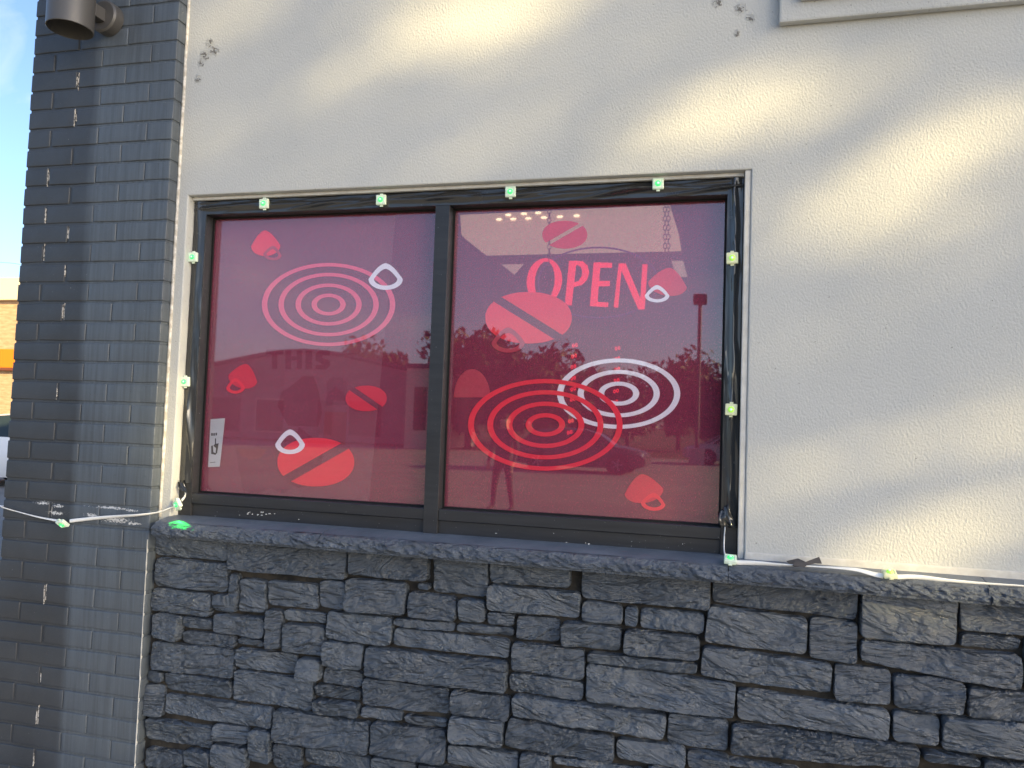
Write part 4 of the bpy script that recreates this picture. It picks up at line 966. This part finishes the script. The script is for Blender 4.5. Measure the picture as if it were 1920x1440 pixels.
# a passer-by in the lot, reflected faintly in the right pane
def person(loc, rz):
    root = empty('person', loc, 'person in dark jacket and trousers standing legs apart in the lot, faintly reflected', 'person')
    root.rotation_euler = (0, 0, rz)
    J_ = {'pel': (0, 0, .94, .135), 'bel': (0, -.01, 1.10, .125), 'che': (0, 0, 1.30, .150), 'neck': (0, .005, 1.47, .058), 'jaw': (0, -.02, 1.555, .066), 'skull': (0, .005, 1.64, .088), 'top': (0, .01, 1.70, .060), 'nose': (0, -.10, 1.60, .014)}
    for s_, n_ in ((1, 'l'), (-1, 'r')):
        J_.update({'hip'+n_: (s_*.10, 0, .88, .095), 'kne'+n_: (s_*.155, -.025, .49, .062), 'ank'+n_: (s_*.20, .01, .09, .042), 'toe'+n_: (s_*.225, -.15, .035, .036),
                   'sho'+n_: (s_*.185, .005, 1.39, .066), 'elb'+n_: (s_*.26, .03, 1.11, .046), 'wri'+n_: (s_*.25, -.10, .90, .030), 'pal'+n_: (s_*.243, -.135, .835, .034)})
        for q in range(4): J_['f%d%s' % (q, n_)] = (s_*(.262-.013*q), -.150+.012*q, .775+.006*abs(q-1.4), .0085); J_['g%d%s' % (q, n_)] = (s_*(.256-.013*q), -.146+.012*q, .738+.008*abs(q-1.4), .0075)
        J_['th'+n_] = (s_*.215, -.165, .80, .010)
    E_ = [('pel', 'bel'), ('bel', 'che'), ('che', 'neck'), ('neck', 'jaw'), ('jaw', 'skull'), ('skull', 'top'), ('jaw', 'nose')]
    for n_ in 'lr':
        E_ += [('pel', 'hip'+n_), ('hip'+n_, 'kne'+n_), ('kne'+n_, 'ank'+n_), ('ank'+n_, 'toe'+n_), ('che', 'sho'+n_), ('sho'+n_, 'elb'+n_), ('elb'+n_, 'wri'+n_), ('wri'+n_, 'pal'+n_), ('pal'+n_, 'th'+n_)]
        for q in range(4): E_ += [('pal'+n_, 'f%d%s' % (q, n_)), ('f%d%s' % (q, n_), 'g%d%s' % (q, n_))]
    names = list(J_); ix = {q: i for i, q in enumerate(names)}
    me = bpy.data.meshes.new('body'); me.from_pydata([J_[q][:3] for q in names], [(ix[a], ix[b]) for a, b in E_], []); o = bpy.data.objects.new('body', me); C.objects.link(o)
    md = o.modifiers.new('skin', 'SKIN'); md.use_smooth_shade = True; sb_ = o.modifiers.new('sub', 'SUBSURF'); sb_.levels = 2; sb_.render_levels = 2
    for i, q in enumerate(names): me.skin_vertices[0].data[i].radius = (J_[q][3]*(1.15 if q in ('pel', 'bel', 'che') else 1), J_[q][3]*(.85 if q in ('pel', 'bel', 'che') else 1))
    me.skin_vertices[0].data[0].use_root = True
    dg = bpy.context.evaluated_depsgraph_get(); m2 = bpy.data.meshes.new_from_object(o.evaluated_get(dg)); o.modifiers.clear(); o.data = m2; m2.name = 'body'
    m2.materials.clear()
    for c_ in (mat('skin', (.42, .26, .19), .5, .4), mat('dark_jacket', (.06, .06, .068), .8, .2), mat('dark_trousers', (.05, .052, .06), .8, .2), mat('shoe_leather', (.03, .025, .02), .5, .4)): m2.materials.append(c_)
    for p in m2.polygons:
        z, x = p.center.z, abs(p.center.x); p.use_smooth = True
        p.material_index = 3 if z < .10 else 0 if z > 1.475 or (x > .19 and z < .90 and z > .70) else 1 if z > .93 or x > .22 and z > .88 else 2
    o.parent = root
    hb = MB(); bm = bmesh.new(); bmesh.ops.create_uvsphere(bm, u_segments=20, v_segments=12, radius=.098)
    for q in list(bm.verts):
        if q.co.z < -.02 and q.co.y < .02: bm.verts.remove(q)
    for q in bm.verts: q.co = Vector((q.co.x*.95, q.co.y*1.08+.022, q.co.z*1.0+1.655))
    hb.bm(bm).build('hair', mat('dark_hair', (.03, .02, .015), .7, .3), root, smooth=True, keep=False)
    for s_ in (-1, 1):
        em = MB(); bm = bmesh.new(); bmesh.ops.create_uvsphere(bm, u_segments=10, v_segments=8, radius=.012, matrix=Matrix.Translation((s_*.032, -.074, 1.625))); em.bm(bm).build('eye', mat('eye_white', (.6, .6, .6), .3, .5), root, smooth=True, keep=False)
        em = MB(); bm = bmesh.new(); bmesh.ops.create_uvsphere(bm, u_segments=10, v_segments=8, radius=.026, matrix=Matrix.Translation((s_*.088, .012, 1.61)) @ Matrix.Diagonal((.35, .7, 1.1, 1))); em.bm(bm).build('ear', m2.materials[0], root, smooth=True, keep=False)
    MB().box(-.025, .025, -.092, -.080, 1.563, 1.571, .003).build('mouth', mat('lips', (.30, .13, .11), .5, .4), root, keep=False)
pp_ = mirror(944, 870, 11.0); person((pp_.x, pp_.y, 0), math.pi+.25)

# ------------------------------------------------------------------ trees
m_leaf = mat('leaves', (.06, .085, .03), .6, .3); k = N(m_leaf); k.col(k.mix(k.rnd(), k.mix(k.ramp(k.noise(.8, 3), .3, .7), (.035, .06, .018), (.085, .11, .035)), (.06, .07, .03)))
m_bark = mat('bark', (.09, .07, .055), .95, .1); k = N(m_bark); k.bump(k.noise(1, 4, .6, (12, 12, 3)), .8, .03)
def leafcard(v, f, p, s):
    a = Vector((random.gauss(0, 1), random.gauss(0, 1), random.gauss(0, 1))).normalized(); b = a.orthogonal().normalized(); c_ = a.cross(b); ph = random.random()*6.28; b, c_ = b*math.cos(ph)+c_*math.sin(ph), -b*math.sin(ph)+c_*math.cos(ph)
    n = len(v); v += [p-b*s, p+c_*s*.45+a*s*.12, p+b*s, p-c_*s*.45+a*s*.12]; f += [(n, n+1, n+2, n+3)]
def limb(mb, p, q, r0, r1, k_=4):
    pts = [p.lerp(q, i/k_)+Vector((random.uniform(-1, 1), random.uniform(-1, 1), 0))*.03*(q-p).length*(0 < i < k_) for i in range(k_+1)]
    mb.tube(pts, [r0+(r1-r0)*i/k_ for i in range(k_+1)], 7); return pts
def tree(loc, h, rad, label, n=1500, s=.22, group='trees across the lot'):
    x, y = loc; root = empty('tree', (x, y, 0), label, 'tree', group)
    tm = MB(); base = Vector((x, y, -.02)); fork = Vector((x, y, h*.38)); limb(tm, base, fork, h*.032, h*.02)
    v = []; f = []; cl = []
    for i in range(17):
        a_ = random.random()*6.28; rr = rad*random.uniform(.25, .8); zz = h*random.uniform(.28, .9); rr *= math.sin(math.pi*min(1, max(.15, (1-(zz/h-.4)/.62))))**.5
        c_ = Vector((x+rr*math.cos(a_), y+rr*math.sin(a_), zz)); cl.append((c_, rad*random.uniform(.28, .5))); limb(tm, fork-Vector((0, 0, h*.05*random.random())), c_, h*.012, h*.003)
    tm.build('trunk', m_bark, root, smooth=True)
    for i in range(n):
        c_, r_ = random.choice(cl); d_ = Vector((random.gauss(0, 1), random.gauss(0, 1), random.gauss(0, .8))).normalized()*r_*random.random()**.4
        leafcard(v, f, c_+d_, s*random.uniform(.6, 1.3))
    MB().add(v, f).build('crown', m_leaf, root, fix=False)
for (px, py, d, rr, lb) in ((715, 656, 50, 4.0, 'round leafy tree behind the opposite shop, beside the pale block'), (665, 690, 55, 2.6, 'small leafy tree behind the opposite shop roof'), (885, 622, 40, 3.3, 'tallest leafy tree across the lot, right of the pale block'), (955, 660, 42, 3.2, 'second leafy tree across the lot, right of the tallest one'),
                            (1030, 668, 41, 3.0, 'third leafy tree across the lot, with a rounded top'), (830, 655, 46, 3.0, 'leafy tree standing behind the pale block'), (1100, 700, 52, 3.6, 'low leafy tree across the lot, right of the round-topped one'), (1180, 712, 60, 4.2, 'far low tree in the middle of the tree line across the lot'), (1275, 690, 55, 4, 'leafy tree across the lot, left of the lamp post'), (1345, 672, 52, 4, 'leafy tree across the lot, right of the lamp post')):
    p = mirror(px, py, d); tree((p.x, p.y), p.z, rr, lb, 3200, .30)
# the tree that dapples the wall: gaps in its crown let patches of sun through
patches = [(874, 40, 215, 55, -.22, 1.0), (690, 105, 130, 40, -.35, .6), (450, 30, 90, 40, -.3, .5), (880, 285, 150, 26, -.3, .40), (600, 335, 170, 24, -.1, .30), (375, 250, 60, 60, 0, .35),
           (1330, 212, 150, 40, -.38, .85), (1690, 118, 130, 40, -.35, .45), (1640, 350, 210, 62, -.38, 1.0), (1720, 385, 130, 50, -.35, .8), (1880, 235, 120, 50, -.4, .75), (1450, 250, 90, 40, -.3, .3), (1500, 640, 130, 34, -.2, .42), (1800, 560, 140, 30, -.2, .15),
           (1850, 800, 170, 46, -.3, .75), (1480, 890, 140, 46, -.3, .70), (1740, 1010, 170, 46, -.3, 1.0), (1450, 1010, 90, 40, -.2, .5), (1700, 1105, 200, 40, .05, .95), (1100, 130, 330, 40, -.3, .2), (640, 180, 200, 40, -.35, .25), (1780, 470, 160, 30, -.3, .3), (312, 850, 40, 170, 0, 1.3), (265, 1150, 30, 160, 0, .4), (1392, 680, 30, 270, 0, .40)]
PW = []
for px, py, rx, ry, sl2, st_ in patches:
    c_ = W(px, py); ex = W(px+rx*1.15, py+rx*1.15*sl2)-c_; ez = W(px, py-ry*1.35)-c_; PW.append((c_, ex, ez, st_))
def lit(X_, Z_):
    s_ = .055
    for c_, ex, ez, st_ in PW:
        dx, dz = X_-c_.x, Z_-c_.z; det = ex.x*ez.z-ez.x*ex.z
        a_ = (dx*ez.z-dz*ez.x)/det; b_ = (ex.x*dz-ex.z*dx)/det; r2 = a_*a_+b_*b_
        s_ = max(s_, st_*math.exp(-r2*.9)*1.15)
    return min(.999, s_)
random.seed(11)
v = []; f = []; LD = 19.0
lean = Vector((0, 0, 0)); cnt = 0
while cnt < 52000:
    X_ = random.uniform(-4.6, 2.9); Z_ = random.uniform(-1.3, 5.2)
    # rounded outline of the crown as projected
    if ((X_+.8)/3.9)**2+((Z_-1.8)/3.3)**2 > 1: continue
    if random.random() > -math.log(lit(X_, Z_))/2.9: continue
    d_ = LD+random.gauss(0, .7); p = Vector((X_, 0, Z_))+sdir*d_
    leafcard(v, f, p, random.uniform(.04, .08)); cnt += 1
cen = Vector((-.8, 0, 1.8))+sdir*LD
sh = empty('tree', (cen.x, cen.y, 0), 'tall leafy tree out of frame to the right, whose crown dapples the wall with light', 'tree', 'trees beside the building')
tm = MB(); fork = Vector((cen.x, cen.y, cen.z-2.2)); limb(tm, Vector((cen.x, cen.y, -.02)), fork, .26, .16, 8)
for i in range(7):
    a_ = i*.9; limb(tm, fork, cen+Vector((math.cos(a_)*1.1, math.sin(a_)*1.1, random.uniform(-1.2, 1.8))), .05, .012)
tm.build('trunk', m_bark, sh, smooth=True); MB().add(v, f).build('crown', m_leaf, sh, fix=False)
fixkids()
# building body behind the wall, so the place holds from a step aside
bb = empty('building_body', (3, 5, 0), 'flat dark rear walls and roof of the building behind the stucco front', 'building')
m_body_ = mat('rear_stucco', (.40, .39, .37), .9, .2)
MB().box(PX0+.06, PX0+.2, .36, 12, 0, 4.8).build('side_wall', m_body_, bb); MB().box(PX0+.06, 9, .14, 12, 4.82, 4.95).build('roof', m_body_, bb); MB().box(PX0+.2, 9, 12.001, 12.1, 0, 4.8).build('rear_wall', m_body_, bb)
S.cycles.use_light_tree = False; S.cycles.use_adaptive_sampling = False; S.cycles.max_bounces = 8; S.cycles.transparent_max_bounces = 16
